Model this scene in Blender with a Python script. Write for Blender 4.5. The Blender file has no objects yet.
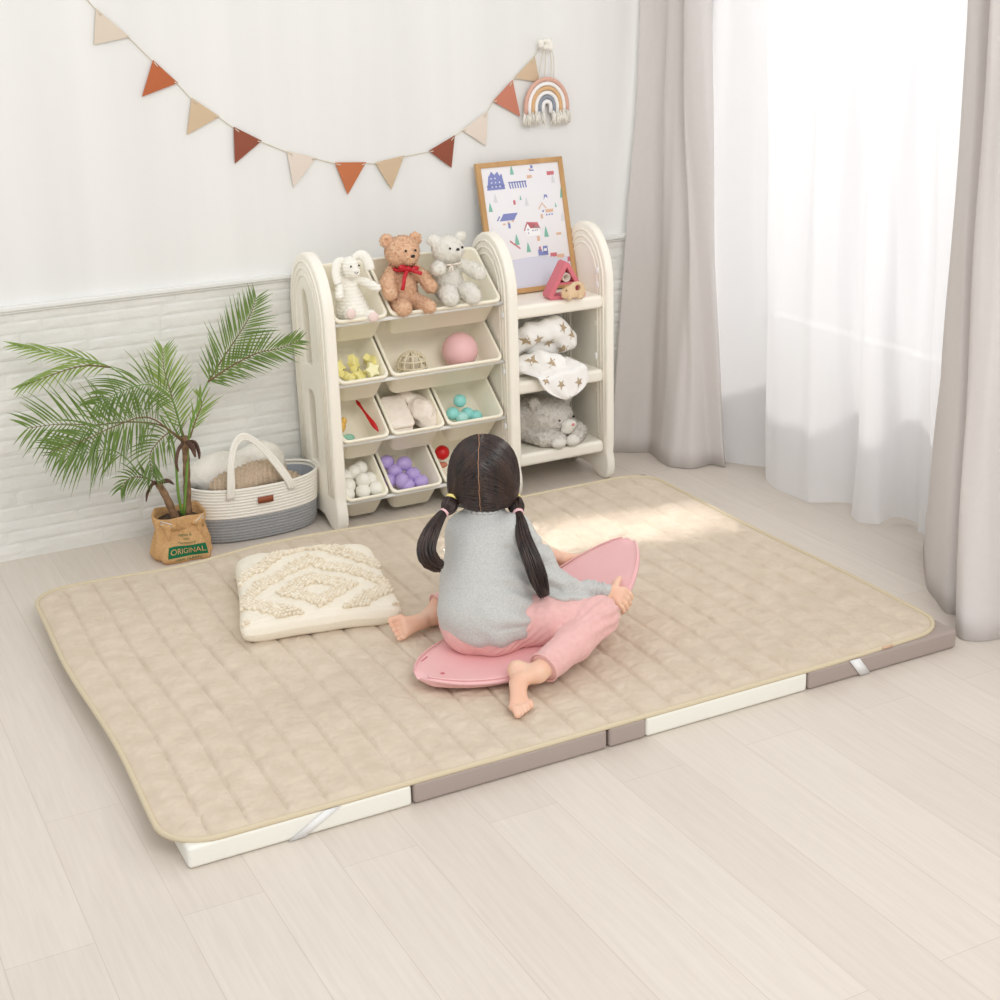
import bpy, bmesh, math, random
import numpy as np
from mathutils import Vector, Matrix, noise
PI = math.pi
random.seed(7)
S = bpy.context.scene
COL = S.collection

def lin(c):
    return tuple(((v/255)/12.92 if v/255 <= .04045 else ((v/255+.055)/1.055)**2.4) for v in c) + (1.0,)

# ---------------------------------------------------------------- camera
cam_data = bpy.data.cameras.new('camera')
cam_data.sensor_width = 36.0
cam_data.lens = 53.14
cam_data.clip_start = .05
cam = bpy.data.objects.new('camera', cam_data)
COL.objects.link(cam)
cam.matrix_world = Matrix(((0.88752, 0.17722, -0.42532, 0), (-0.45995, 0.28592, -0.84065, 0), (-0.02737, 0.94172, 0.33527, 1.6), (0, 0, 0, 1)))
S.camera = cam

# ---------------------------------------------------------------- world, lights, exposure
world = bpy.data.worlds.new('World'); S.world = world
world.use_nodes = True
bg = world.node_tree.nodes['Background']
bg.inputs[0].default_value = (0.985, 0.99, 1.0, 1)
bg.inputs[1].default_value = 0.86
def area(name, loc, target, sx, sy, power, color):
    l = bpy.data.lights.new(name, 'AREA'); l.shape = 'RECTANGLE'; l.size = sx; l.size_y = sy
    l.energy = power; l.color = color
    o = bpy.data.objects.new(name, l); COL.objects.link(o)
    o.location = loc
    o.rotation_euler = (Vector(target)-Vector(loc)).to_track_quat('-Z', 'Y').to_euler()
    return o
area('window_daylight', (3.75, 3.45, 1.75), (1.6, 3.1, .4), 1.6, 1.6, 10, (1.0, .985, .96))
area('softbox', (1.2, -.5, 3.3), (1.7, 4.1, .4), 2.4, 1.8, 72, (1.0, .98, .955))
sun = bpy.data.lights.new('sun', 'SUN'); sun.energy = 2.0; sun.angle = math.radians(5); sun.color = (1, .96, .9)
bl = area('added_streak_light', (2.06, 3.62, 2.35), (2.06, 3.475, .06), .80, .05, .5, (1.0, .99, .96))  # added narrow light overhead, imitates the sun streak across the quilt
bl.data.spread = math.radians(9)
bl.rotation_euler = ((Vector((2.06, 3.475, .06))-Vector((2.06, 3.62, 2.35))).to_track_quat('-Z', 'Y').to_matrix() @ Matrix.Rotation(-.18, 3, 'Z')).to_euler()
so = bpy.data.objects.new('sun', sun); COL.objects.link(so)
so.rotation_euler = Vector((-.80, -.16, -.60)).to_track_quat('-Z', 'Y').to_euler()
S.view_settings.view_transform = 'Standard'
S.view_settings.look = 'None'
S.view_settings.exposure = 0.0
S.view_settings.gamma = 1.0
S.view_settings.use_curve_mapping = False

# ---------------------------------------------------------------- materials
def mat(name, c, rough=.6, c2=None, nscale=30, bump=0., bscale=200, stretch=(1, 1, 1), sss=0., sheen=0., spec=.5, detail=4, trans=0.):
    m = bpy.data.materials.new(name); m.use_nodes = True
    nt = m.node_tree; N = nt.nodes; L = nt.links
    p = N['Principled BSDF']
    p.inputs['Base Color'].default_value = lin(c)
    p.inputs['Roughness'].default_value = rough
    p.inputs['Specular IOR Level'].default_value = spec
    if sheen: p.inputs['Sheen Weight'].default_value = sheen
    if sss:
        p.inputs['Subsurface Weight'].default_value = sss
        p.inputs['Subsurface Scale'].default_value = .01
        p.inputs['Subsurface Radius'].default_value = (1, .4, .25)
    if c2 or bump:
        tc = N.new('ShaderNodeTexCoord'); mp = N.new('ShaderNodeMapping'); mp.inputs['Scale'].default_value = stretch
        L.new(tc.outputs['Object'], mp.inputs[0])
    if c2:
        n = N.new('ShaderNodeTexNoise'); n.inputs['Scale'].default_value = nscale; n.inputs['Detail'].default_value = detail
        r = N.new('ShaderNodeValToRGB'); r.color_ramp.elements[0].position = .35; r.color_ramp.elements[1].position = .65
        r.color_ramp.elements[0].color = lin(c); r.color_ramp.elements[1].color = lin(c2)
        L.new(mp.outputs[0], n.inputs['Vector']); L.new(n.outputs[0], r.inputs[0]); L.new(r.outputs[0], p.inputs['Base Color'])
    if bump:
        n = N.new('ShaderNodeTexNoise'); n.inputs['Scale'].default_value = bscale; n.inputs['Detail'].default_value = 3
        b = N.new('ShaderNodeBump'); b.inputs['Strength'].default_value = bump; b.inputs['Distance'].default_value = .004
        L.new(mp.outputs[0], n.inputs['Vector']); L.new(n.outputs[0], b.inputs['Height']); L.new(b.outputs[0], p.inputs['Normal'])
    if trans:
        t = N.new('ShaderNodeBsdfTranslucent'); t.inputs[0].default_value = lin(c)
        mx = N.new('ShaderNodeMixShader'); mx.inputs[0].default_value = trans
        out = N['Material Output']
        L.new(p.outputs[0], mx.inputs[1]); L.new(t.outputs[0], mx.inputs[2]); L.new(mx.outputs[0], out.inputs[0])
    return m

M = {}
M['wall'] = mat('wall_paint', (240, 240, 237), .75, (234, 234, 231), 6, stretch=(1, 1, .05), spec=.2)
M['stone'] = mat('white_stone', (240, 239, 234), .7, (232, 231, 226), 9, .5, 45, spec=.25)
M['trim'] = mat('trim_paint', (238, 238, 234), .5)
M['rack'] = mat('cream_plastic', (254, 249, 236), .38, sss=.0, bump=.03, bscale=60)
M['bin'] = mat('bin_plastic', (255, 249, 230), .4)
M['rail'] = mat('white_rail', (246, 246, 244), .3)
M['quilt'] = mat('quilted_cotton', (217, 202, 182), .85, (208, 192, 171), 18, .35, 60, spec=.15, sheen=.15)
M['binding'] = mat('cream_binding', (214, 200, 172), .8, bump=.2, bscale=300, spec=.15)
M['panel_white'] = mat('white_vinyl', (238, 237, 228), .5, bump=.1, bscale=40)
M['panel_grey'] = mat('taupe_vinyl', (168, 154, 147), .5, bump=.1, bscale=40)
M['elastic'] = mat('white_elastic', (240, 240, 240), .7)
M['drape'] = mat('taupe_drape', (234, 229, 226), .8, (232, 227, 224), 60, .05, 500, spec=.15, trans=.25, sheen=.1)
M['white_fur'] = mat('white_plush', (255, 253, 246), .95, (253, 249, 238), 120, .3, 260, spec=.1, trans=.25)
M['brown_fur'] = mat('brown_plush', (252, 216, 184), .95, (242, 194, 156), 140, .4, 260, spec=.1, trans=.15)
M['grey_fur'] = mat('grey_plush', (242, 238, 230), .95, (230, 224, 214), 120, .4, 260, spec=.1, trans=.2)
M['cream_knit'] = mat('cream_knit', (253, 250, 240), .9, bump=.5, bscale=300, spec=.1)
M['blush'] = mat('blush_cloth', (244, 222, 214), .9, bump=.3, bscale=300, spec=.1)
M['black'] = mat('black_bead', (22, 20, 20), .2)
M['pink_thread'] = mat('pink_thread', (226, 150, 150), .7)
M['grey_thread'] = mat('grey_thread', (120, 118, 116), .7)
M['red_satin'] = mat('red_satin', (196, 24, 40), .35)
M['yellow'] = mat('yellow_toy', (250, 240, 160), .5)
M['pale_yellow'] = mat('pale_yellow_toy', (252, 248, 200), .5)
M['pink_ball'] = mat('pink_rubber', (240, 192, 192), .45)
M['rope'] = mat('rope_ball', (232, 220, 190), .8, bump=.4, bscale=400)
M['teal'] = mat('teal_ball', (150, 222, 216), .4)
M['teal_light'] = mat('pale_teal_ball', (176, 228, 220), .4)
M['purple'] = mat('lilac_ball', (186, 166, 222), .4)
M['white_ball'] = mat('white_ball', (248, 246, 236), .4)
M['red'] = mat('red_plastic', (206, 22, 28), .35)
M['orange'] = mat('orange_toy', (238, 190, 96), .5)
M['green_toy'] = mat('green_toy', (150, 205, 180), .5)
M['towel'] = mat('beige_towel', (250, 240, 228), .95, (244, 232, 218), 60, .4, 300, spec=.1)
M['wood'] = mat('oak_wood', (206, 164, 112), .5, (190, 146, 94), 20, .1, 60, stretch=(1, 1, .1))
M['wood_pale'] = mat('pale_wood', (232, 204, 166), .55, (220, 188, 146), 30, stretch=(1, 1, .3))
M['pink_wood'] = mat('pink_wood', (222, 120, 132), .55)
M['skin'] = mat('skin', (238, 200, 174), .5, (234, 186, 160), 14, .05, 200, sss=.25)
M['hair'] = mat('dark_hair', (30, 20, 18), .32, (62, 42, 34), 60, stretch=(1, 1, .2), spec=.6)
M['scalp'] = mat('scalp', (176, 132, 104), .6)
M['shirt'] = mat('heather_grey_jersey', (206, 206, 203), .9, (190, 191, 188), 260, .35, 500, spec=.1, sheen=.2)
M['pants'] = mat('pink_ribbed_cotton', (234, 188, 183), .85, (229, 180, 176), 80, .2, 500, spec=.1, sheen=.2)
M['board'] = mat('pink_board', (242, 192, 192), .42, (240, 187, 188), 14, .05, 300)
M['board_mark'] = mat('rose_mark', (206, 116, 122), .5)
M['cushion'] = mat('ivory_cotton', (243, 235, 218), .95, bump=.4, bscale=260, spec=.1)
M['tuft'] = mat('ivory_tuft', (247, 239, 222), .95, (230, 216, 192), 90, .4, 300, spec=.1)
M['rope_cream'] = mat('cream_rope', (246, 242, 232), .85, bump=.3, bscale=500, spec=.1)
M['rope_grey'] = mat('grey_rope', (156, 157, 158), .85, (170, 171, 172), 300, .3, 500, spec=.1)
M['grey_lining'] = mat('grey_striped_lining', (176, 180, 188), .9)
M['leather'] = mat('tan_leather', (150, 78, 46), .5, bump=.15)
M['leather_dark'] = mat('leather_print', (92, 44, 28), .6)
M['fluffy'] = mat('cream_fleece', (244, 240, 230), .95, bump=.7, bscale=120, spec=.1)
M['beige_knit'] = mat('beige_knit', (206, 186, 162), .95, (192, 170, 146), 120, .8, 160, spec=.1)
M['burlap'] = mat('burlap', (222, 180, 130), .95, (206, 162, 112), 160, .5, 400, spec=.05)
M['burlap_green'] = mat('green_print', (20, 110, 70), .9)
M['metal'] = mat('white_clasp', (226, 222, 216), .4)
M['soil'] = mat('soil', (92, 74, 60), .95, (60, 46, 38), 90, 1., 90)
M['trunk'] = mat('palm_trunk', (150, 118, 88), .85, (112, 86, 62), 60, .5, 80)
M['stalk'] = mat('palm_stalk', (112, 150, 62), .5)
M['leaf'] = mat('palm_leaf', (122, 148, 72), .45, (92, 122, 54), 14, trans=.3)
M['leaf_light'] = mat('palm_leaf_light', (156, 178, 96), .45, (128, 156, 74), 14, trans=.3)
M['rachis'] = mat('rachis', (120, 96, 62), .6)
M['dry'] = mat('dry_leaf', (110, 82, 70), .9, (84, 60, 52), 40)
for k, c in dict(cream=(222, 209, 192), terracotta=(188, 108, 72), tan=(212, 188, 158), rust=(150, 88, 70), pale=(230, 217, 204), copper=(198, 122, 84), salmon=(202, 132, 110)).items():
    M['flag_'+k] = mat('felt_'+k, c, .9, bump=.1, bscale=400, spec=.1)
M['cord'] = mat('jute_cord', (216, 206, 186), .8)
M['rb_pink'] = mat('rainbow_pink', (222, 176, 158), .85, bump=.3)
M['rb_white'] = mat('rainbow_white', (246, 244, 242), .85, bump=.3)
M['rb_tan'] = mat('rainbow_tan', (222, 180, 134), .85, bump=.3)
M['rb_grey'] = mat('rainbow_grey', (146, 152, 162), .85, bump=.3)
M['paper'] = mat('print_paper', (240, 238, 240), .5)
M['p_lav'] = mat('print_lavender', (218, 220, 234), .6)
M['p_blue'] = mat('print_blue', (132, 140, 196), .6)
M['p_green'] = mat('print_green', (132, 190, 172), .6)
M['p_red'] = mat('print_red', (208, 118, 126), .6)
M['p_tan'] = mat('print_tan', (226, 186, 158), .6)
M['p_grey'] = mat('print_grey', (222, 222, 226), .6)
M['p_white'] = mat('print_white', (250, 250, 250), .6)
M['star_cloth'] = mat('white_muslin', (253, 251, 247), .9, bump=.3, bscale=200, spec=.1)
M['star'] = mat('tan_star', (190, 168, 138), .9)
M['yellow_tie'] = mat('yellow_tie', (244, 226, 140), .5)
M['pink_tie'] = mat('pink_tie', (244, 196, 200), .5)

def floor_material():
    m = bpy.data.materials.new('pale_oak_floor'); m.use_nodes = True
    nt = m.node_tree; N = nt.nodes; L = nt.links; p = N['Principled BSDF']
    tc = N.new('ShaderNodeTexCoord'); mp = N.new('ShaderNodeMapping')
    mp.inputs['Rotation'].default_value = (0, 0, PI/2)
    mp.inputs['Location'].default_value = (-.13, -1.28, 0)
    L.new(tc.outputs['Object'], mp.inputs[0])
    br = N.new('ShaderNodeTexBrick'); br.offset = .37; br.inputs['Scale'].default_value = 1.0
    br.inputs['Brick Width'].default_value = 1.22; br.inputs['Row Height'].default_value = .157
    br.inputs['Mortar Size'].default_value = .0009; br.inputs['Mortar Smooth'].default_value = .1
    br.inputs['Color1'].default_value = lin((226, 217, 206)); br.inputs['Color2'].default_value = lin((221, 211, 200)); br.inputs['Mortar'].default_value = lin((209, 198, 186))
    L.new(mp.outputs[0], br.inputs['Vector'])
    mp2 = N.new('ShaderNodeMapping'); mp2.inputs['Scale'].default_value = (30, 1.6, 1)
    L.new(tc.outputs['Object'], mp2.inputs[0])
    n = N.new('ShaderNodeTexNoise'); n.inputs['Scale'].default_value = 3; n.inputs['Detail'].default_value = 6; n.inputs['Distortion'].default_value = .6
    L.new(mp2.outputs[0], n.inputs['Vector'])
    r = N.new('ShaderNodeValToRGB'); r.color_ramp.elements[0].position = .3; r.color_ramp.elements[1].position = .75
    r.color_ramp.elements[0].color = (.87, .855, .84, 1); r.color_ramp.elements[1].color = (1, 1, 1, 1)
    L.new(n.outputs[0], r.inputs[0])
    mx = N.new('ShaderNodeMix'); mx.data_type = 'RGBA'; mx.blend_type = 'MULTIPLY'; mx.inputs[0].default_value = .6
    L.new(br.outputs[0], mx.inputs[6]); L.new(r.outputs[0], mx.inputs[7]); L.new(mx.outputs[2], p.inputs['Base Color'])
    p.inputs['Roughness'].default_value = .42
    b = N.new('ShaderNodeBump'); b.inputs['Strength'].default_value = .25; b.inputs['Distance'].default_value = .002
    L.new(n.outputs[0], b.inputs['Height']); L.new(b.outputs[0], p.inputs['Normal'])
    return m
def sheer_material():
    m = bpy.data.materials.new('white_voile'); m.use_nodes = True
    nt = m.node_tree; N = nt.nodes; L = nt.links
    for n in list(N):
        if n.type == 'BSDF_PRINCIPLED': N.remove(n)
    d = N.new('ShaderNodeBsdfDiffuse'); t = N.new('ShaderNodeBsdfTranslucent'); tr = N.new('ShaderNodeBsdfTransparent')
    for x in (d, t): x.inputs[0].default_value = lin((250, 250, 252))
    a = N.new('ShaderNodeMixShader'); a.inputs[0].default_value = .5
    L.new(d.outputs[0], a.inputs[1]); L.new(t.outputs[0], a.inputs[2])
    b = N.new('ShaderNodeMixShader'); b.inputs[0].default_value = .13
    L.new(a.outputs[0], b.inputs[1]); L.new(tr.outputs[0], b.inputs[2])
    L.new(b.outputs[0], N['Material Output'].inputs[0])
    return m
def glass_material():
    m = bpy.data.materials.new('window_glass'); m.use_nodes = True
    nt = m.node_tree; N = nt.nodes; L = nt.links
    N.remove(N['Principled BSDF'])
    g = N.new('ShaderNodeBsdfGlossy'); g.inputs['Roughness'].default_value = .02
    tr = N.new('ShaderNodeBsdfTransparent'); b = N.new('ShaderNodeMixShader'); b.inputs[0].default_value = .13
    L.new(tr.outputs[0], b.inputs[1]); L.new(g.outputs[0], b.inputs[2]); L.new(b.outputs[0], N['Material Output'].inputs[0])
    return m

# ---------------------------------------------------------------- helpers
def link(o, parent=None):
    COL.objects.link(o)
    if parent is not None: o.parent = parent
    return o
def mesh_obj(name, verts, faces, m, parent=None, smooth=True, loc=None):
    me = bpy.data.meshes.new(name)
    me.from_pydata([tuple(v) for v in verts], [], faces); me.update()
    if m is not None: me.materials.append(m)
    if smooth: me.polygons.foreach_set('use_smooth', [True]*len(me.polygons))
    o = bpy.data.objects.new(name, me)
    link(o, parent)
    if parent is not None and parent.type == 'EMPTY' and loc is None and parent.get('_abs', 0):
        o.matrix_parent_inverse = parent.matrix_basis.inverted()
    return o
def tag(o, label, cat, group=None):
    o['label'] = label; o['category'] = cat
    if group: o['group'] = group
    return o
def thing(name, label, cat, loc=(0, 0, 0), group=None):
    o = bpy.data.objects.new(name, None); o.location = loc; o.empty_display_size = .05
    COL.objects.link(o); return tag(o, label, cat, group)
def reparent(o, parent):           # part built in world coordinates
    o.parent = parent
    o.matrix_parent_inverse = Matrix.LocRotScale(parent.location, parent.rotation_euler, parent.scale).inverted()
    return o
def structure(o, label):
    o['kind'] = 'structure'; o['label'] = label; return o

class MB:
    def __init__(s): s.v = []; s.f = []
    def add(s, v, f):
        n = len(s.v); s.v += [tuple(p) for p in v]; s.f += [tuple(i+n for i in q) for q in f]
    def box(s, c, d, rot=None):
        x, y, z = d[0]/2, d[1]/2, d[2]/2
        vs = [Vector((i*x, j*y, k*z)) for i in (-1, 1) for j in (-1, 1) for k in (-1, 1)]
        if rot is not None: vs = [rot @ v for v in vs]
        s.add([v+Vector(c) for v in vs], [(0, 1, 3, 2), (4, 6, 7, 5), (0, 4, 5, 1), (2, 3, 7, 6), (0, 2, 6, 4), (1, 5, 7, 3)])
    def tube(s, pts, r, n=8, cap=True, flat=1.0, closed=False, up=None):
        pts = [Vector(p) for p in pts]; k = len(pts)
        rs = r if hasattr(r, '__len__') else [r]*k
        tans = []
        for i in range(k):
            a = pts[(i-1) % k] if (closed or i > 0) else pts[0]; b = pts[(i+1) % k] if (closed or i < k-1) else pts[-1]
            t = b-a
            tans.append(t.normalized() if t.length > 1e-9 else Vector((0, 0, 1)))
        u = Vector(up) if up is not None else (Vector((0, 0, 1)) if abs(tans[0].z) < .9 else Vector((1, 0, 0)))
        rings = []
        for i in range(k):
            t = tans[i]; u = (u-t*u.dot(t))
            if u.length < 1e-6: u = t.orthogonal()
            u.normalize(); w = t.cross(u)
            rings.append([pts[i]+(u*math.cos(2*PI*j/n)*flat+w*math.sin(2*PI*j/n))*rs[i] for j in range(n)])
        vs = [p for q in rings for p in q]; fs = []
        for i in range(k if closed else k-1):
            a = i*n; b = ((i+1) % k)*n
            for j in range(n): fs.append((a+j, a+(j+1) % n, b+(j+1) % n, b+j))
        if cap and not closed:
            fs.append(tuple(range(n-1, -1, -1))); fs.append(tuple((k-1)*n+j for j in range(n)))
        s.add(vs, fs)
    def ell(s, c, r, rot=None, nu=16, nv=10):
        c = Vector(c); r = (r, r, r) if not hasattr(r, '__len__') else r
        vs = [Vector((0, 0, -r[2]))]
        for i in range(1, nv):
            a = -PI/2+PI*i/nv
            for j in range(nu): vs.append(Vector((r[0]*math.cos(a)*math.cos(2*PI*j/nu), r[1]*math.cos(a)*math.sin(2*PI*j/nu), r[2]*math.sin(a))))
        vs.append(Vector((0, 0, r[2])))
        if rot is not None: vs = [rot @ v for v in vs]
        fs = [(0, 1+(j+1) % nu, 1+j) for j in range(nu)]
        for i in range(nv-2):
            a = 1+i*nu; b = a+nu
            for j in range(nu): fs.append((a+j, a+(j+1) % nu, b+(j+1) % nu, b+j))
        t = len(vs)-1; a = 1+(nv-2)*nu
        fs += [(a+j, a+(j+1) % nu, t) for j in range(nu)]
        s.add([v+c for v in vs], fs)
    def loops(s, rings, cap0=True, cap1=True):
        n = len(rings[0]); vs = [p for q in rings for p in q]; fs = []
        for i in range(len(rings)-1):
            a = i*n; b = a+n
            for j in range(n): fs.append((a+j, a+(j+1) % n, b+(j+1) % n, b+j))
        if cap0: fs.append(tuple(range(n-1, -1, -1)))
        if cap1: fs.append(tuple((len(rings)-1)*n+j for j in range(n)))
        s.add(vs, fs)
    def grid(s, P):          # P rows x cols of points
        R, C = len(P), len(P[0])
        s.add([p for q in P for p in q], [(i*C+j, i*C+j+1, (i+1)*C+j+1, (i+1)*C+j) for i in range(R-1) for j in range(C-1)])
    def make(s, name, m, parent=None, smooth=True, bevel=0., abs_=True, seg=2, fix=True):
        o = mesh_obj(name, s.v, s.f, m, None, smooth)
        if fix:
            bm = bmesh.new(); bm.from_mesh(o.data); bmesh.ops.recalc_face_normals(bm, faces=bm.faces); bm.to_mesh(o.data); bm.free()
        if parent is not None:
            if abs_: reparent(o, parent)
            else: o.parent = parent
        if bevel:
            b = o.modifiers.new('bevel', 'BEVEL'); b.width = bevel; b.segments = seg; b.limit_method = 'ANGLE'; b.angle_limit = math.radians(40)
            o.modifiers.new('wn', 'WEIGHTED_NORMAL')
        return o

def catmull(pts, n):
    pts = [Vector(p) for p in pts]; out = []
    P = [pts[0]*2-pts[1]]+pts+[pts[-1]*2-pts[-2]]
    for i in range(1, len(P)-2):
        for k in range(n):
            t = k/n; a, b, c, d = P[i-1], P[i], P[i+1], P[i+2]
            out.append(.5*((2*b)+(c-a)*t+(2*a-5*b+4*c-d)*t*t+(3*b-a-3*c+d)*t**3))
    out.append(pts[-1]); return out
def extruded(loops, half, bevel, M4, name, m, parent=None, res=2):
    """closed 2D outlines (first outer, rest holes) -> solid plate; local xy outline, z thickness, placed by matrix M4"""
    cu = bpy.data.curves.new(name, 'CURVE'); cu.dimensions = '2D'; cu.fill_mode = 'BOTH'
    cu.extrude = max(half-bevel, 0); cu.bevel_depth = bevel; cu.bevel_resolution = res; cu.offset = -bevel
    for lp in loops:
        sp = cu.splines.new('POLY'); sp.points.add(len(lp)-1); sp.use_cyclic_u = True
        for q, (a, b) in zip(sp.points, lp): q.co = (a, b, 0, 1)
    t = bpy.data.objects.new('t', cu); COL.objects.link(t)
    bpy.context.view_layer.update()
    me = bpy.data.meshes.new_from_object(t.evaluated_get(bpy.context.evaluated_depsgraph_get()))
    bpy.data.objects.remove(t); bpy.data.curves.remove(cu)
    me.transform(M4); me.materials.clear(); me.materials.append(m); me.name = name
    bm = bmesh.new(); bm.from_mesh(me); bmesh.ops.remove_doubles(bm, verts=bm.verts, dist=1e-6); bmesh.ops.recalc_face_normals(bm, faces=bm.faces)
    for f in bm.faces: f.smooth = True
    for e in bm.edges:
        if len(e.link_faces) == 2 and e.calc_face_angle(0) > math.radians(40): e.smooth = False
    bm.to_mesh(me); bm.free()
    o = bpy.data.objects.new(name, me); COL.objects.link(o)
    if parent is not None: reparent(o, parent)
    return o
def text_mesh(body, size, align='CENTER'):
    cu = bpy.data.curves.new('txt', 'FONT'); cu.body = body; cu.size = size; cu.align_x = align; cu.align_y = 'CENTER'; cu.resolution_u = 3
    t = bpy.data.objects.new('t', cu); COL.objects.link(t); bpy.context.view_layer.update()
    me = bpy.data.meshes.new_from_object(t.evaluated_get(bpy.context.evaluated_depsgraph_get()))
    v = [tuple(x.co) for x in me.vertices]; f = [tuple(p.vertices) for p in me.polygons]
    bpy.data.objects.remove(t); bpy.data.curves.remove(cu); bpy.data.meshes.remove(me)
    return v, f
def rrect(a, b, r, n=5):
    r = min(r, a*.98, b*.98)
    return [(sx*(a-r)+r*math.cos(t), sy*(b-r)+r*math.sin(t)) for (sx, sy, q) in ((1, 1, 0), (-1, 1, 1), (-1, -1, 2), (1, -1, 3)) for t in [PI/2*q+PI/2*k/n for k in range(n+1)]]

# smooth solid modelling: distance field on a grid, then surface nets
class SDF:
    def __init__(s, lo, hi, h):
        s.lo = np.array(lo, float); s.h = h
        s.n = (np.ceil((np.array(hi)-s.lo)/h)).astype(int)+1
        s.F = np.full(s.n, 1.0, np.float32)
    def _sub(s, lo, hi):
        a = np.clip(np.floor((np.array(lo)-s.lo)/s.h).astype(int), 0, s.n); b = np.clip(np.ceil((np.array(hi)-s.lo)/s.h).astype(int)+1, 0, s.n)
        sl = tuple(slice(i, j) for i, j in zip(a, b))
        X, Y, Z = [(s.lo[k]+s.h*np.arange(a[k], b[k])).astype(np.float32) for k in range(3)]
        return sl, X[:, None, None], Y[None, :, None], Z[None, None, :]
    def put(s, fn, lo, hi, k=.01, op='u'):
        m = k+.012
        sl, X, Y, Z = s._sub(np.array(lo)-m, np.array(hi)+m)
        if 0 in s.F[sl].shape: return
        d = fn(X, Y, Z); a = s.F[sl]
        if op == 'u':
            hh = np.clip(.5+.5*(a-d)/k, 0, 1); s.F[sl] = a*(1-hh)+d*hh-k*hh*(1-hh)
        else:
            hh = np.clip(.5-.5*(a+d)/k, 0, 1); s.F[sl] = a*(1-hh)-d*hh+k*hh*(1-hh)
    def cone(s, a, ra, b, rb, k=.01, op='u'):
        a = np.array(a, float); b = np.array(b, float); ab = b-a; L2 = max(ab@ab, 1e-12)
        def fn(X, Y, Z):
            t = np.clip(((X-a[0])*ab[0]+(Y-a[1])*ab[1]+(Z-a[2])*ab[2])/L2, 0, 1)
            return np.sqrt((X-a[0]-t*ab[0])**2+(Y-a[1]-t*ab[1])**2+(Z-a[2]-t*ab[2])**2)-(ra+t*(rb-ra))
        r = max(ra, rb); s.put(fn, np.minimum(a, b)-r, np.maximum(a, b)+r, k, op)
    def chain(s, pts, rs, k=.01):
        for i in range(len(pts)-1): s.cone(pts[i], rs[i], pts[i+1], rs[i+1], k)
    def ell(s, c, r, rot=None, k=.01, op='u'):
        c = np.array(c, float); r = np.array(r if hasattr(r, '__len__') else (r, r, r), float)
        R = np.array(rot if rot is not None else np.eye(3), float)     # columns = axes
        def fn(X, Y, Z):
            d = (X-c[0], Y-c[1], Z-c[2])
            q = [sum(R[j, i]*d[j] for j in range(3)) for i in range(3)]
            k0 = np.sqrt(sum((q[i]/r[i])**2 for i in range(3))); k1 = np.sqrt(sum((q[i]/r[i]**2)**2 for i in range(3)))
            return k0*(k0-1)/np.maximum(k1, 1e-6)
        m = r.max(); s.put(fn, c-m, c+m, k, op)
    def plane_cut(s, p, n, lo, hi, k=.002):     # remove the half-space on the n side inside box
        p = np.array(p, float); n = np.array(n, float); n /= np.linalg.norm(n)
        sl, X, Y, Z = s._sub(lo, hi); d = (X-p[0])*n[0]+(Y-p[1])*n[1]+(Z-p[2])*n[2]
        s.F[sl] = np.maximum(s.F[sl], d)
    def mesh(s):
        F = s.F; ins = F < 0; nx, ny, nz = F.shape
        c = [ins[i:nx-1+i, j:ny-1+j, k:nz-1+k] for i in (0, 1) for j in (0, 1) for k in (0, 1)]
        anyi = np.logical_or.reduce(c); alli = np.logical_and.reduce(c); cell = anyi & ~alli
        idx = np.argwhere(cell); vid = np.full(cell.shape, -1, np.int64); vid[cell] = np.arange(len(idx))
        acc = np.zeros((len(idx), 3)); cnt = np.zeros(len(idx))
        for ax in range(3):
            o1, o2 = [a for a in range(3) if a != ax]
            for p in (0, 1):
                for q in (0, 1):
                    A = idx.copy(); A[:, o1] += p; A[:, o2] += q; B = A.copy(); B[:, ax] += 1
                    fa = F[tuple(A.T)]; fb = F[tuple(B.T)]; cr = (fa < 0) != (fb < 0)
                    t = np.where(cr, fa/(np.where(cr, fa-fb, 1)), 0)
                    P = A.astype(float); P[:, ax] += t
                    acc[cr] += P[cr]; cnt[cr] += 1
        V = s.lo+s.h*acc/np.maximum(cnt, 1)[:, None]
        quads = []
        for ax in range(3):
            sh = [slice(None)]*3; a = [slice(None)]*3; a[ax] = slice(0, -1); b = [slice(None)]*3; b[ax] = slice(1, None)
            ia = ins[tuple(a)]; ib = ins[tuple(b)]; e = np.argwhere(ia != ib)
            o1, o2 = (ax+1) % 3, (ax+2) % 3
            ok = (e[:, o1] > 0) & (e[:, o2] > 0) & (e[:, o1] < F.shape[o1]-1) & (e[:, o2] < F.shape[o2]-1); e = e[ok]
            st = ia[tuple(e.T)]
            def cellid(d1, d2):
                q = e.copy(); q[:, o1] += d1; q[:, o2] += d2; return vid[tuple(q.T)]
            q = np.stack([cellid(-1, -1), cellid(0, -1), cellid(0, 0), cellid(-1, 0)], 1)
            q[~st] = q[~st][:, ::-1]
            quads.append(q)
        return V, np.concatenate(quads)
    def make(s, name, m, parent=None, disp=None, smooth=1, abs_=True):
        V, Q = s.mesh()
        me = bpy.data.meshes.new(name)
        me.vertices.add(len(V)); me.vertices.foreach_set('co', V.astype(np.float32).ravel())
        me.loops.add(len(Q)*4); me.loops.foreach_set('vertex_index', Q.astype(np.int32).ravel())
        me.polygons.add(len(Q)); me.polygons.foreach_set('loop_start', np.arange(0, len(Q)*4, 4, dtype=np.int32))
        try: me.polygons.foreach_set('loop_total', np.full(len(Q), 4, np.int32))
        except Exception: pass
        me.polygons.foreach_set('use_smooth', [True]*len(Q)); me.update(calc_edges=True); me.validate()
        me.materials.append(m)
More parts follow.
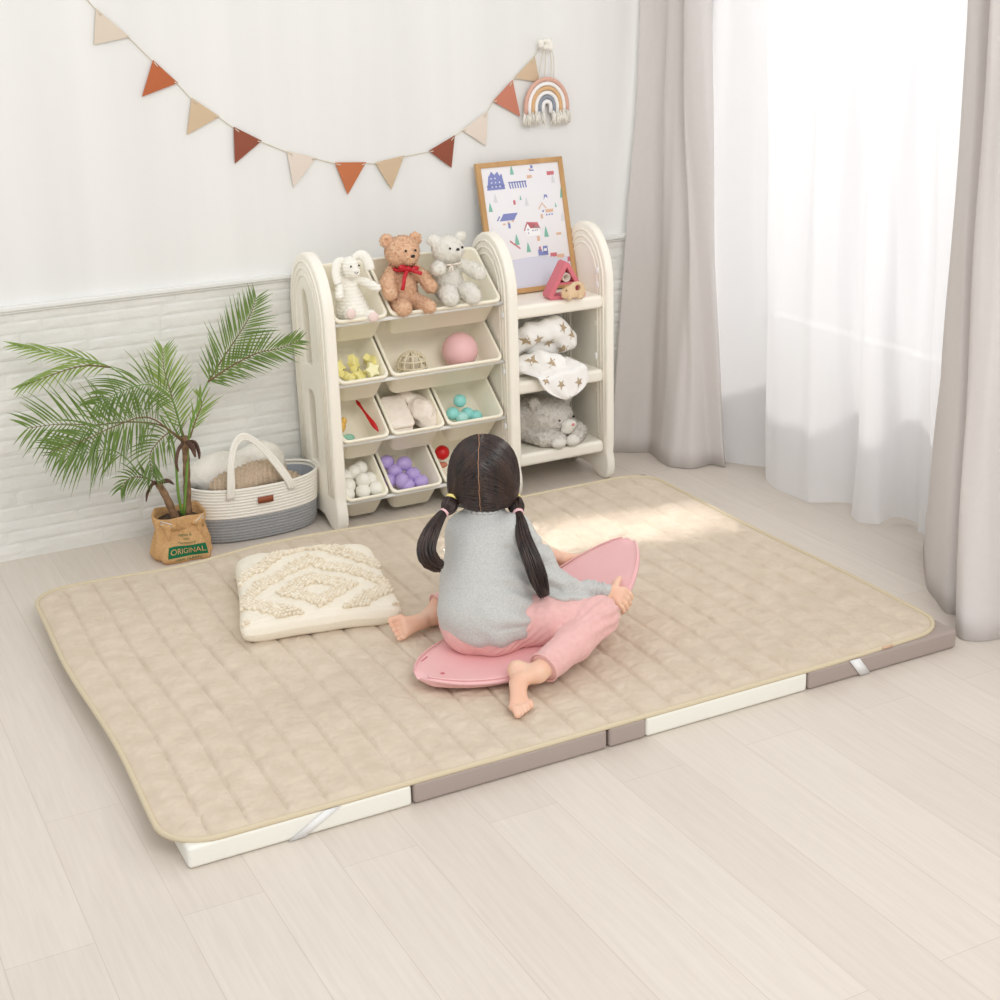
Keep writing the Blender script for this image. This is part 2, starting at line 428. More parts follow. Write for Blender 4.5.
        if smooth or disp:
            bm = bmesh.new(); bm.from_mesh(me)
            for _ in range(smooth): bmesh.ops.smooth_vert(bm, verts=bm.verts, factor=.5, use_axis_x=True, use_axis_y=True, use_axis_z=True)
            if disp:
                bm.normal_update()
                mv = [(v, v.normal.copy()*disp(v.co, v.normal)) for v in bm.verts]
                for v, d in mv: v.co += d
            bm.to_mesh(me); bm.free()
        o = bpy.data.objects.new(name, me); COL.objects.link(o)
        if parent is not None:
            if abs_: reparent(o, parent)
            else: o.parent = parent
        return o
def fur(amp=.0022, sc=160):
    return lambda co, n: amp*noise.noise(co*sc)+amp*.6*noise.noise(co*sc*2.3)
# ================================================================ SETTING
WX = 3.12      # window wall
WY = 4.31      # back wall
b = MB(); b.box((.6, 1.2, -.05), (6.4, 6.6, .1)); floor = structure(b.make('floor', floor_material(), smooth=False), 'pale whitewashed wood plank floor')
b = MB(); b.box((.3, WY+.05, 1.3), (5.8, .1, 2.6)); structure(b.make('wall_back', M['wall'], smooth=False), 'plain white painted back wall')
# split-face stone strips on the lower wall
b = MB(); rz = .012; row = 0
b.box((.3, WY-.001, .37), (5.7, .006, .74))
rnd = random.Random(3)
while rz < .735:
    h = min(rnd.choice([.034, .038, .042, .046]), .742-rz); x = -1.2-rnd.random()*.25
    while x < WX-.01:
        w = rnd.uniform(.18, .42); x1 = min(x+w, WX)
        d = rnd.uniform(.0056, .0072); nx_ = max(2, int((x1-x)/.02)); P = []
        for k in range(5):
            zz = rz+h*k/4; rowp = []
            for i in range(nx_+1):
                xx = x+(x1-x)*i/nx_; edge = (k in (0, 4)) or (i in (0, nx_))
                yy = WY-(.0048 if edge else d+.0020*noise.noise(Vector((xx*22, zz*40, row*3.1))))
                rowp.append((min(max(xx, x+.0008), x1-.0008), yy, zz if 0 < k < 4 else zz+(.0008 if k == 0 else -.0008)))
            P.append(rowp)
        b.grid(P); x = x1
    rz += h; row += 1
structure(b.make('trim_1', M['stone'], smooth=False, fix=False), 'white split-face stone cladding on the lower back wall')
b = MB(); b.box((.3, WY-.011, .749), (5.7, .03, .014)); b.box((.3, WY-.006, .738), (5.7, .02, .01))
structure(b.make('trim_2', M['trim'], smooth=False, bevel=.003), 'thin white ledge moulding above the stone cladding')
# window wall with opening
b = MB()
y0, y1, z0, z1 = 2.6, 4.12, .42, 2.3
b.box((WX+.05, (y1+WY)/2+.05, 1.3), (.1, WY-y1+.1, 2.6)); b.box((WX+.05, (y0-.6)/2, 1.3), (.1, y0+.6, 2.6))
b.box((WX+.05, (y0+y1)/2, (z1+2.6)/2), (.1, y1-y0, 2.6-z1)); b.box((WX+.05, (y0+y1)/2, z0/2), (.1, y1-y0, z0))
structure(b.make('wall_right', M['wall'], smooth=False), 'white wall with the tall window behind the curtains')
b = MB(); ym = (y0+y1)/2
for yy in (y0+.02, y1-.02): b.box((WX+.05, yy, (z0+z1)/2), (.06, .04, z1-z0))
for zz in (z0+.02, z1-.02): b.box((WX+.05, ym, zz), (.06, y1-y0, .04))
b.box((WX+.05, 2.74, (z0+z1)/2), (.05, .05, z1-z0))
wf = structure(b.make('window_1', M['trim'], smooth=False, bevel=.004), 'white framed window behind the sheer curtain')
b = MB(); b.box((WX+.05, ym, (z0+z1)/2), (.006, y1-y0-.06, z1-z0-.06)); g = b.make('pane', glass_material(), wf, smooth=False)

# ---------------------------------------------------------------- curtains
def ruled(name, low, high, zl, zh, m, label, cat, n=10, rows=40, wob=.004, seed=0, hem=0., thick=.0015):
    A = catmull([(p[0], p[1], 0) for p in low], n); B = catmull([(p[0], p[1], 0) for p in high], n)
    b = MB(); P = []
    for i in range(rows+1):
        t = i/rows; tt = t; z = zl+(zh-zl)*t; r = []
        for j in range(len(A)):
            s = (z-zl)/(1.5-zl)
            w = s**.8 if s < 1 else 1+(s-1)*.15
            p = A[j].lerp(B[j], min(w, 1.25))
            q = Vector((p.x, p.y, z+hem*math.sin(j*.13+seed)*(1-t)**6))
            q.x += wob*noise.noise(Vector((j*.11, z*2.2, seed))); q.y += wob*noise.noise(Vector((j*.11, z*2.2, seed+9)))
            r.append(q)
        P.append(r)
    b.grid(P); o = b.make(name, m, fix=False)
    if thick:
        sm = o.modifiers.new('solid', 'SOLIDIFY'); sm.thickness = thick
    return tag(o, label, cat)
ruled('curtain', [(2.58, 4.255), (2.64, 4.215), (2.70, 4.17), (2.685, 4.09), (2.675, 4.03), (2.69, 3.97), (2.745, 3.94), (2.805, 3.945), (2.83, 3.90), (2.86, 3.93), (2.90, 4.0)],
      [(2.735, 4.285), (2.775, 4.25), (2.79, 4.20), (2.755, 4.16), (2.77, 4.10), (2.80, 4.07), (2.735, 4.045), (2.73, 4.015), (2.765, 3.985), (2.80, 4.0), (2.84, 4.03)],
      .003, 2.45, M['drape'], 'beige drape hanging in the corner beside the toy rack', 'curtain', wob=.010, seed=1)
ruled('sheer_curtain', [(2.80, 3.99), (2.835, 3.955), (2.90, 3.83), (2.925, 3.765), (2.85, 3.70), (2.84, 3.62), (2.83, 3.51), (2.84, 3.43), (2.90, 3.39), (2.94, 3.345), (2.875, 3.30), (2.855, 3.23), (2.885, 3.18), (2.955, 3.20), (2.99, 3.15), (2.955, 3.08), (2.95, 3.02), (3.0, 2.97), (2.97, 2.90), (2.93, 2.84), (3.0, 2.78)],
      [(2.83, 4.02), (2.84, 3.95), (2.905, 3.89), (2.915, 3.81), (2.85, 3.75), (2.845, 3.67), (2.90, 3.60), (2.84, 3.52), (2.855, 3.45), (2.925, 3.41), (2.925, 3.33), (2.85, 3.30), (2.845, 3.24), (2.87, 3.19), (2.935, 3.17), (2.94, 3.10), (2.87, 3.06), (2.88, 2.98), (2.945, 2.95), (2.92, 2.88), (2.90, 2.80), (2.93, 2.74)],
      .012, 2.45, sheer_material(), 'sheer white voile curtain glowing in front of the window', 'curtain', wob=.012, seed=4, hem=.006, thick=0)
ruled('curtain', [(2.88, 2.99), (2.80, 2.90), (2.67, 2.74), (2.615, 2.61), (2.66, 2.57), (2.60, 2.54), (2.535, 2.50), (2.555, 2.445), (2.64, 2.42), (2.72, 2.38), (2.66, 2.30), (2.62, 2.20), (2.70, 2.12), (2.82, 2.06)],
      [(2.86, 2.90), (2.80, 2.875), (2.765, 2.85), (2.77, 2.81), (2.82, 2.785), (2.77, 2.76), (2.72, 2.73), (2.71, 2.68), (2.75, 2.62), (2.80, 2.57), (2.77, 2.49), (2.74, 2.40), (2.78, 2.33), (2.85, 2.26)],
      .003, 2.45, M['drape'], 'beige drape hanging at the right edge, beside the mat corner', 'curtain', wob=.012, seed=7)

# ================================================================ FOLDING MAT AND QUILT
mt = thing('folding_mat', 'folding floor mat with white and taupe panels lying under the quilt', 'mat', (1.5, 3.2, 0))
def rbox(name, x0, x1, y0, y1, z0, z1, m, parent, bev=.008):
    b = MB(); b.box(((x0+x1)/2, (y0+y1)/2, (z0+z1)/2), (x1-x0, y1-y0, z1-z0)); return b.make(name, m, parent, bevel=bev, seg=3)
MF, MBK = 2.446, 3.872
for (x0, x1, m, lb) in ((.548, 1.017, 'panel_white', 'white panel'), (1.021, 1.483, 'panel_grey', 'taupe panel'), (1.488, 1.583, 'panel_grey', 'narrow taupe panel'), (1.583, 2.028, 'panel_white', 'white panel'), (2.032, 2.49, 'panel_grey', 'taupe panel')):
    o = rbox('panel', x0, x1, MF, MBK, .001, .049, M[m], mt); o['label'] = lb
# quilt
QX0, QX1, QY0, QY1 = .522, 2.486, 2.452, 3.882
qt = thing('quilted_mat', 'large beige quilted play rug covering the floor mat', 'rug', (1.5, 3.2, .045))
def qshape(x, y):
    """bend the outline: rounded corners, gentle wave"""
    r = .10
    x += 0; cx = min(max(x, QX0+r), QX1-r); cy = min(max(y, QY0+r), QY1-r)
    dx, dy = x-cx, y-cy
    if dx and dy:
        m = max(abs(dx), abs(dy)); L = math.hypot(dx, dy); x = cx+dx*m/L; y = cy+dy*m/L
    e = max(0, (y-3.0)/.87)
    x += .006*math.sin(y*7)*(1 if x < 1 else .6)
    y += .010*math.sin(x*6.1+.7)*e+.022*math.sin(x*2.6-1.0)*e-.045*e*math.exp(-((x-.95)/.20)**2)
    if y < 2.6 and x > 2.0: y += .018*((x-2.0)/.45)**2*(2.6-y)/.17
    return x, y
def qheight(x, y, X, Y):
    d = min(x-QX0, QX1-x, y-QY0, QY1-y)
    sag = 0
    u_ = (x-QX0)/((QX1-QX0)/24)+1e-6; fr = u_-math.floor(u_); sd = min(fr, 1-fr); seam = (.7+.3*math.sin(PI*fr))*min(1, (sd/.10))**.6
    zig = abs(((y*12.5+.5*math.floor(u_)+(.28*abs(fr-.5)*2)) % 1)-.5)*2
    puff = .0075*seam*(.62+.38*zig**.5)
    puff += .0030*seam*noise.noise(Vector((X*16, Y*16, 1)))+.0028*seam*abs(noise.noise(Vector((X*34+2*noise.noise(Vector((X*20, Y*20, 0))), Y*30, 4))))*1.6+.0012*noise.noise(Vector((X*75, Y*75, 2)))
    puff *= min(1, d/.03)
    return .0510+puff+sag+.002*noise.noise(Vector((X*2.5, Y*2.5, 8)))
NXq, NYq = 24*20, 340
b = MB(); P = []
for j in range(NYq+1):
    r = []
    for i in range(NXq+1):
        x = QX0+(QX1-QX0)*i/NXq; y = QY0+(QY1-QY0)*j/NYq; X, Y = qshape(x, y)
        r.append((X, Y, qheight(x, y, X, Y)))
    P.append(r)
b.grid(P); qo = b.make('quilt_top', M['quilt'], qt, fix=False)
sm = qo.modifiers.new('solid', 'SOLIDIFY'); sm.thickness = .004; sm.offset = -1
edge = [(QX0+(QX1-QX0)*i/120, QY0) for i in range(120)]+[(QX1, QY0+(QY1-QY0)*i/90) for i in range(90)]+[(QX1-(QX1-QX0)*i/120, QY1) for i in range(120)]+[(QX0, QY1-(QY1-QY0)*i/90) for i in range(90)]
b = MB(); pts = []
for x, y in edge:
    X, Y = qshape(x, y); pts.append((X, Y, qheight(x, y, X, Y)+.0005))
b.tube(pts, .0062, 8, closed=True); b.make('binding', M['binding'], qt)
def strap(p0, p1, w, name='elastic_strap'):
    b = MB(); p0 = Vector(p0); p1 = Vector(p1); s = Vector((w/2, 0, 0))
    b.grid([[p0-s, p0+s], [p1-s, p1+s]]); o = b.make(name, M['elastic'], qt, fix=False)
    m_ = o.modifiers.new('s', 'SOLIDIFY'); m_.thickness = .0015; m_.offset = 0
strap((.845, MF-.0025, .049), (.765, MF-.0025, .003), .035)
strap((2.165, MF-.0025, .049), (2.20, MF-.0025, .003), .03)
b = MB(); b.box((2.27, 2.449, .056), (.03, .004, .004)); o = b.make('seam_tag', M['p_tan'], qt)

# ================================================================ TOY RACK
rk = thing('toy_rack', 'cream plastic toy organiser with arched side panels, tilted bins and shelves', 'shelf', (1.95, 4.16, 0))
PY0, PY1 = 3.992, 4.285
def arch(y0, y1, zs, zt, zb=0, foot=True, n=14):
    c = (y0+y1)/2; a = (y1-y0)/2; L = []
    if foot:
        L += [(y0+.034, zb), (y0+.012, .006), (y0-.001, .022), (y0-.006, .045), (y0-.004, .075), (y0+.004, .098), (y0, .125)]
    else: L += [(y0, zb)]
    L += [(c-a*math.cos(PI*k/n), zs+(zt-zs)*math.sin(PI*k/n)) for k in range(n+1)]
    if foot: L += [(y1, .09), (y1, zb), (y1-.04, zb), (c+.05, .028), (c-.03, .028), (y0+.06, zb)]
    else: L += [(y1, zb)]
    return L
def side_panel(x0, x1, slots=True):
    xm = (x0+x1)/2
    T = Matrix(((0, 0, 1, xm), (1, 0, 0, 0), (0, 1, 0, 0), (0, 0, 0, 1)))
    loops = [arch(PY0, PY1, .655, .843)]
    if slots:
        loops.append([(y, z) for y, z in arch(4.128, 4.188, .665, .73, .50, False, 8)])
        loops.append([(y, z) for y, z in arch(4.128, 4.188, .39, .42, .19, False, 8)])
    o = extruded(loops, (x1-x0)/2, .008, T, 'side_panel', M['rack'], rk, 3)
    b = MB()
    for off in (.022, .040, .058):
        pts = [(x0-.0005, y, z) for y, z in arch(PY0+off, PY1-off, .655, .843-off*1.15, .11, False, 12)]
        b.tube(pts, .0035, 6)
    for yb, zb_ in ((4.065, .52), (4.065, .30), (4.065, .12)):
        b.ell((x0, yb, zb_), (.003, .008, .010))
    q = b.make('relief_moulding', M['rack']); q.parent = o
    return o
side_panel(1.464, 1.50); side_panel(2.068, 2.104, False); side_panel(2.423, 2.452, False)
for (xx, yy, zz) in ((2.064, 4.055, .60), (2.064, 4.055, .42), (2.064, 4.055, .24), (2.410, 4.06, .655), (2.410, 4.06, .70), (2.410, 4.07, .42)):
    b = MB(); b.ell((xx, yy-.03, zz), (.004, .009, .012)); b.make('screw_cap', M['rail'], rk)
for z in (.624, .380, .138):
    b = MB(); b.box((2.2635, 4.140, z-.021), (.317, .262, .042)); b.make('shelf', M['rack'], rk, bevel=.012, seg=4)
    for sx in (2.13, 2.395):
        b = MB(); b.tube([(sx, 4.25, z-.03), (sx, 4.235, z-.075), (sx, 4.262, z-.10)], [.012, .012, .009], 8)
        b.make('shelf_bracket', M['rail'], rk)
ZF = (.648, .462, .278, .090)
for z in ZF:
    b = MB(); b.tube([(1.498, 4.030, z-.010), (2.068, 4.030, z-.010)], .0062, 12); b.make('front_rail', M['rail'], rk)
    b = MB(); b.tube([(1.498, 4.226, z+.118), (2.068, 4.226, z+.118)], .0085, 12); b.make('rear_rail', M['rail'], rk)

ANG = math.atan2(.142, .18)
av = Vector((0, math.cos(ANG), math.sin(ANG))); nv = Vector((0, math.sin(ANG), -math.cos(ANG)))
def bin_frame(row, x0, x1):
    F = Vector(((x0+x1)/2, 4.008, ZF[row]+.004)); C = F+av*.115
    return C
def make_bin(row, x0, x1, label):
    C = bin_frame(row, x0, x1); hx = (x1-x0)/2-.002; ha = .115; D = .105
    def ring(df, db, dx, dep, r=.02):
        a2 = ha-(df+db)/2; sh = (df-db)/2
        return [C+av*(p[1]+sh)+Vector((p[0], 0, 0))+nv*dep for p in rrect(hx-dx, a2, r)]
    b = MB()
    b.loops([ring(.010, .03, .024, D, .018), ring(.004, .026, .018, D-.008, .022), ring(.006, .008, .007, .014), ring(.0015, .0015, .0015, .012), ring(0, 0, 0, .009), ring(0, 0, 0, .002), ring(.002, .002, .002, 0),
             ring(.007, .007, .007, 0, .018), ring(.009, .009, .009, .003, .018), ring(.008, .028, .021, D-.012), ring(.016, .036, .030, D-.004, .016)])
    o = b.make('storage_bin', M['bin']); return tag(o, label, 'bin', 'tilted bins of the toy rack')
SPL = [(1.680,), (1.673,), (1.665, 1.853), (1.652, 1.836)]
def cols(row, i):
    e = (1.503,)+SPL[row]+(2.060 if row < 3 else 2.035,)
    return e[i]+(.002 if i else 0), e[i+1]-.002
make_bin(0, *cols(0, 0), 'narrow cream bin holding the crocheted bunny, top left of the rack')
make_bin(0, *cols(0, 1), 'wide cream bin holding the two teddy bears')
make_bin(1, *cols(1, 0), 'narrow cream bin holding yellow star blocks')
make_bin(1, *cols(1, 1), 'wide cream bin holding the pink ball and the lattice ball')
make_bin(2, *cols(2, 0), 'narrow cream bin holding the thin red toy')
make_bin(2, *cols(2, 1), 'cream bin holding the folded beige towels')
make_bin(2, *cols(2, 2), 'cream bin holding teal balls')
make_bin(3, *cols(3, 0), 'narrow cream bin holding white balls, bottom left of the rack')
make_bin(3, *cols(3, 1), 'cream bin holding lilac balls')
make_bin(3, *cols(3, 2), 'cream bin with a red toy, partly hidden behind the head of the girl')

# ================================================================ PLUSH TOYS
def eyes(pts, r, m, parent, name='eye'):
    for p in pts:
        b = MB(); b.ell(p, r, nu=10, nv=8); b.make(name, m, parent)
def fuzz(name, m, parent, o, n, ln, rad, seed):
    """short tufts over a plush surface, one mesh"""
    me = o.data; rn = random.Random(seed); b = MB(); polys = me.polygons
    for _ in range(n):
        p = polys[rn.randrange(len(polys))]; c = p.center; nn = (p.normal+Vector((rn.uniform(-.6, .6), rn.uniform(-.6, .6), rn.uniform(-.6, .6)))).normalized()
        s = nn.orthogonal().normalized()*rad; t = nn.cross(s).normalized()*rad
        b.add([c+s, c-s*.5+t*.87, c-s*.5-t*.87, c+nn*ln], [(0, 1, 3), (1, 2, 3), (2, 0, 3)])
    q = b.make(name, m, fix=False); q.parent = o; q['kind'] = 'stuff'; return q

def absorb(target, objs):
    """join pattern pieces into the mesh they are printed on"""
    me = target.data; bm = bmesh.new(); bm.from_mesh(me)
    for o in objs:
        off = len(me.materials)
        for m_ in o.data.materials: me.materials.append(m_)
        n0 = len(bm.faces); tmp = o.data.copy(); bm.from_mesh(tmp); bm.faces.ensure_lookup_table()
        for f in bm.faces[n0:]: f.material_index = off
        bpy.data.meshes.remove(tmp); bpy.data.objects.remove(o)
    bm.to_mesh(me); bm.free()
# brown bear
bear = thing('teddy_bear', 'brown curly teddy bear with a red ribbon bow sitting in the wide bin', 'teddy bear', (1.757, 4.12, .63), 'teddy bears in the wide bin')
s = SDF((1.64, 3.97, .60), (1.88, 4.22, .92), .0035)
s.ell((1.757, 4.105, .715), (.052, .048, .066), k=.01)
s.ell((1.757, 4.075, .824), (.052, .046, .047), k=.008)
s.ell((1.763, 4.035, .812), (.024, .018, .019), k=.008)
s.ell((1.711, 4.085, .860), (.020, .011, .020), k=.005); s.ell((1.806, 4.085, .857), (.020, .011, .020), k=.005)
s.ell((1.709, 4.073, .860), (.011, .008, .011), k=.003, op='s'); s.ell((1.807, 4.073, .857), (.011, .008, .011), k=.003, op='s')
s.chain([(1.722, 4.085, .765), (1.695, 4.055, .742), (1.692, 4.03, .712)], [.018, .019, .021], .008)
s.chain([(1.795, 4.085, .765), (1.822, 4.065, .738), (1.832, 4.045, .715)], [.018, .019, .02], .008)
s.chain([(1.735, 4.085, .678), (1.725, 4.03, .668), (1.722, 4.005, .668)], [.027, .024, .024], .008)
s.chain([(1.780, 4.085, .676), (1.798, 4.035, .664), (1.806, 4.005, .662)], [.026, .022, .02], .008)
o = s.make('body', M['brown_fur'], bear, fur(.003, 150)); fuzz('fur', M['brown_fur'], bear, o, 5000, .006, .0016, 1)
eyes([(1.748, 4.027, .834), (1.781, 4.030, .832)], .0038, M['black'], bear)
b = MB(); b.ell((1.766, 4.016, .818), (.007, .004, .005), nu=10, nv=8); b.make('nose', M['black'], bear)
b = MB()
ring_ = [(1.757+.036*math.cos(a), 4.085+.036*math.sin(a), .776+.004*math.sin(a)) for a in [2*PI*k/24 for k in range(24)]]
b.tube(ring_, .006, 8, closed=True, flat=1.)
b.ell((1.759, 4.040, .778), (.010, .007, .009))
for sx, dz in ((-1, .004), (1, -.004)):
    b.ell((1.759+sx*.019, 4.036, .779+dz), (.015, .005, .009), Matrix.Rotation(sx*-.3, 3, 'Y'))
b.tube(catmull([(1.757, 4.04, .776), (1.742, 4.03, .758), (1.732, 4.018, .738), (1.727, 4.018, .72)], 4), .007, 8, flat=.3, up=(0, 1, 0))
b.tube(catmull([(1.762, 4.04, .776), (1.780, 4.03, .768), (1.794, 4.02, .762)], 4), .006, 8, flat=.3, up=(0, 1, 0))
o = b.make('ribbon_bow', M['red_satin'], bear)
# white bear
bear = thing('teddy_bear', 'white fluffy teddy bear with a cream bow sitting beside the brown bear', 'teddy bear', (1.915, 4.12, .63), 'teddy bears in the wide bin')
s = SDF((1.80, 3.97, .60), (2.05, 4.22, .92), .0035)
s.ell((1.915, 4.105, .712), (.050, .046, .064), k=.01)
s.ell((1.906, 4.070, .815), (.050, .044, .042), k=.008)
s.ell((1.915, 4.035, .812), (.022, .018, .017), k=.008)
s.ell((1.862, 4.078, .846), (.021, .012, .018), k=.006); s.ell((1.954, 4.078, .850), (.018, .012, .016), k=.006)
s.chain([(1.878, 4.075, .760), (1.856, 4.04, .768), (1.850, 4.02, .772)], [.018, .02, .021], .008)
s.chain([(1.950, 4.08, .765), (1.982, 4.055, .748), (1.992, 4.035, .740)], [.018, .021, .023], .008)
s.chain([(1.895, 4.085, .690), (1.884, 4.035, .688), (1.880, 4.010, .680)], [.028, .028, .027], .008)
s.chain([(1.940, 4.085, .690), (1.952, 4.035, .686), (1.956, 4.012, .676)], [.028, .028, .027], .008)
o = s.make('body', M['white_fur'], bear, fur(.0025, 130)); fuzz('fur', M['white_fur'], bear, o, 2600, .0045, .0018, 2)
eyes([(1.893, 4.027, .826), (1.934, 4.026, .826)], .0038, M['black'], bear)
b = MB(); b.ell((1.914, 4.015, .823), (.006, .004, .0045), nu=10, nv=8); b.make('nose', M['black'], bear)
b = MB()
b.tube([(1.914+.036*math.cos(a), 4.08+.036*math.sin(a), .773) for a in [2*PI*k/20 for k in range(20)]], .003, 6, closed=True)
for q in ((-.020, .004), (.018, .006), (-.016, -.016), (-.004, -.018)):
    b.tube([(1.902, 4.038, .772), (1.902+q[0]*.6, 4.028, .772+q[1]*.4+.004), (1.902+q[0], 4.028, .772+q[1])], .0028, 6)
b.make('cream_bow', M['towel'], bear)
# crocheted bunny
bun = thing('plush_bunny', 'cream crocheted long-eared bunny sitting in the top left bin', 'soft toy', (1.58, 4.1, .63))
s = SDF((1.49, 3.97, .60), (1.69, 4.20, .90), .003)
s.cone((1.588, 4.08, .665), .050, (1.580, 4.10, .765), .024, k=.01)
s.ell((1.583, 4.065, .798), (.026, .026, .033), k=.006); s.ell((1.587, 4.042, .788), (.017, .015, .017), k=.006)
s.chain([(1.603, 4.085, .760), (1.630, 4.05, .748), (1.650, 4.03, .735)], [.011, .012, .013], .006)
s.chain([(1.560, 4.085, .755), (1.540, 4.05, .745), (1.530, 4.03, .725)], [.011, .012, .013], .006)
s.chain([(1.600, 4.05, .650), (1.620, 4.02, .655)], [.018, .020], .006)
s.chain([(1.572, 4.05, .655), (1.556, 4.02, .672)], [.018, .019], .006)
bo = s.make('body', M['cream_knit'], bun, lambda co, n: .0016*math.sin(co.z*620)+.0006*noise.noise(co*300))
for sx, nm in ((1, 0), (-1, 1)):
    b = MB()
    if sx == 1: pts = [(1.596, 4.07, .824), (1.618, 4.065, .832), (1.635, 4.058, .815), (1.640, 4.052, .785)]
    else: pts = [(1.566, 4.07, .822), (1.545, 4.065, .815), (1.535, 4.058, .785), (1.538, 4.05, .755)]
    b.tube(catmull(pts, 4), [.008+.008*min(1, k/5) for k in range(13)], 8, flat=.5, up=(0, 1, 0)); b.make('ear', M['cream_knit'], bun)
b = MB(); b.ell((1.622, 4.000, .655), (.017, .008, .015)); b.make('foot_pad', M['blush'], bun)
b = MB(); b.ell((1.552, 4.000, .674), (.015, .008, .016)); b.make('foot_pad', M['blush'], bun)
eyes([(1.573, 4.032, .806), (1.599, 4.034, .806)], .0032, M['black'], bun)
b = MB(); b.tube([(1.581, 4.026, .789), (1.587, 4.0255, .785), (1.593, 4.026, .789)], .0012, 5); b.make('mouth', M['grey_thread'], bun)

# grey cat on the lowest shelf
cat = thing('plush_cat', 'grey fluffy cat plush with white muzzle lying on the lowest open shelf', 'soft toy', (2.27, 4.12, .14))
s = SDF((2.11, 3.98, .12), (2.408, 4.27, .37), .004)
s.ell((2.235, 4.150, .212), (.098, .088, .070), k=.012)
s.ell((2.258, 4.085, .224), (.078, .060, .062), k=.012)
s.ell((2.203, 4.085, .276), (.020, .012, .022), k=.008); s.ell((2.322, 4.09, .280), (.020, .012, .026), k=.008)
s.chain([(2.18, 4.12, .182), (2.215, 4.05, .168), (2.255, 4.02, .165)], [.03, .026, .024], .01)
s.chain([(2.34, 4.12, .180), (2.345, 4.05, .170), (2.32, 4.02, .166)], [.028, .026, .024], .01)
o = s.make('body', M['grey_fur'], cat, fur(.0028, 110)); fuzz('fur', M['grey_fur'], cat, o, 5500, .007, .002, 3)
s = SDF((2.24, 3.96, .13), (2.38, 4.08, .27), .003)
s.ell((2.296, 4.022, .208), (.026, .020, .019)); s.ell((2.288, 4.024, .192), (.022, .018, .014), k=.008)
s.make('muzzle', M['white_fur'], cat, fur(.0015, 200))
for x in (2.248, 2.300):
    s = SDF((x-.04, 3.97, .135), (x+.04, 4.06, .20), .003); s.ell((x, 4.008, .158), (.026, .022, .019)); s.make('paw', M['white_fur'], cat, fur(.0015, 200))
b = MB(); b.ell((2.300, 4.002, .213), (.006, .004, .005), nu=10, nv=8); b.make('nose', M['pink_thread'], cat)
eyes([(2.262, 4.026, .226), (2.322, 4.038, .228)], .0042, M['black'], cat)

# star blanket plush
def stars_on(o, spots, parent, r=.017, lift=.0012):
    """small stars laid on a surface seen from the front; each point is dropped on the mesh along +y"""
    bm = bmesh.new(); bm.from_mesh(o.data)
    from mathutils.bvhtree import BVHTree
    t = BVHTree.FromBMesh(bm); b = MB()
    for x, z, a in spots:
        pts = [(x, z)]
        for k in range(10):
            rr = r if k % 2 == 0 else r*.42; an = a+PI/2+PI*k/5; pts.append((x+rr*math.cos(an), z+rr*math.sin(an)))
        v = []; ok = True
        for px, pz in pts:
            h = t.ray_cast(Vector((px, 3.5, pz)), Vector((0, 1, 0)))
            if h[0] is None: ok = False; break
            v.append(h[0]+h[1]*(-lift if h[1].y > 0 else lift))
        if ok: b.add(v, [(0, k+1, (k+1) % 10+1) for k in range(10)])
    bm.free()
    return b.make('star_pattern', M['star'], parent, fix=False)
st = thing('muslin_blanket', 'rolled white muslin blanket with tan stars on the middle shelf, corner hanging over its edge', 'blanket', (2.25, 4.12, .38))
s = SDF((2.105, 3.95, .28), (2.41, 4.28, .60), .004)
s.ell((2.255, 4.14, .475), (.088, .070, .066), k=.012)
s.chain([(2.150, 4.14, .46), (2.190, 4.08, .515), (2.270, 4.07, .520), (2.325, 4.09, .475)], [.036, .036, .040, .04], .01)
s.chain([(2.15, 4.08, .415), (2.21, 4.04, .43), (2.26, 4.03, .42)], [.028, .034, .028], .012)
o = s.make('blanket_roll', M['star_cloth'], st, lambda co, n: .006*noise.noise(co*18)+.002*math.sin((co.x+co.z*.6)*130+3*noise.noise(co*14)))
so_ = stars_on(o, [(2.165, .50, .1), (2.215, .545, .3), (2.285, .53, .8), (2.325, .50, .2), (2.17, .44, .5), (2.25, .48, .9), (2.30, .455, .4), (2.225, .43, .2), (2.345, .46, .6), (2.20, .50, .3), (2.25, .565, .2), (2.37, .50, .8)], st, .019)
absorb(o, [so_])
b = MB(); P = []
for i in range(22):
    u_ = i/21; row_ = []
    for j in range(20):
        w = j/19-.5
        # flap: comes out of the roll, runs over the shelf edge and hangs
        L_ = u_*.165
        if L_ < .085: y = 4.06-L_; z = .405-.12*L_+.004
        else: y = 3.975-.006*math.sin((L_-.085)*20); z = .398-(L_-.085)*1.0
        wd = .088*(1-max(0, (u_-.5)/.5)**3*.8)
        row_.append((2.235+w*2*wd+.05*(u_-.3), y+.006*math.cos(w*16)*u_-.003, z+.003*math.sin(w*14+u_*4)+.02*max(0, w)*(1-u_)+.012*w))
    P.append(row_)
b.grid(P); fl = b.make('blanket_corner', M['star_cloth'], st)
so_ = stars_on(fl, [(2.185, .385, .2), (2.235, .365, .5), (2.30, .365, .3), (2.245, .325, .8), (2.305, .320, .1)], st, .016, .0042); absorb(fl, [so_])
m_ = fl.modifiers.new('s', 'SOLIDIFY'); m_.thickness = .003

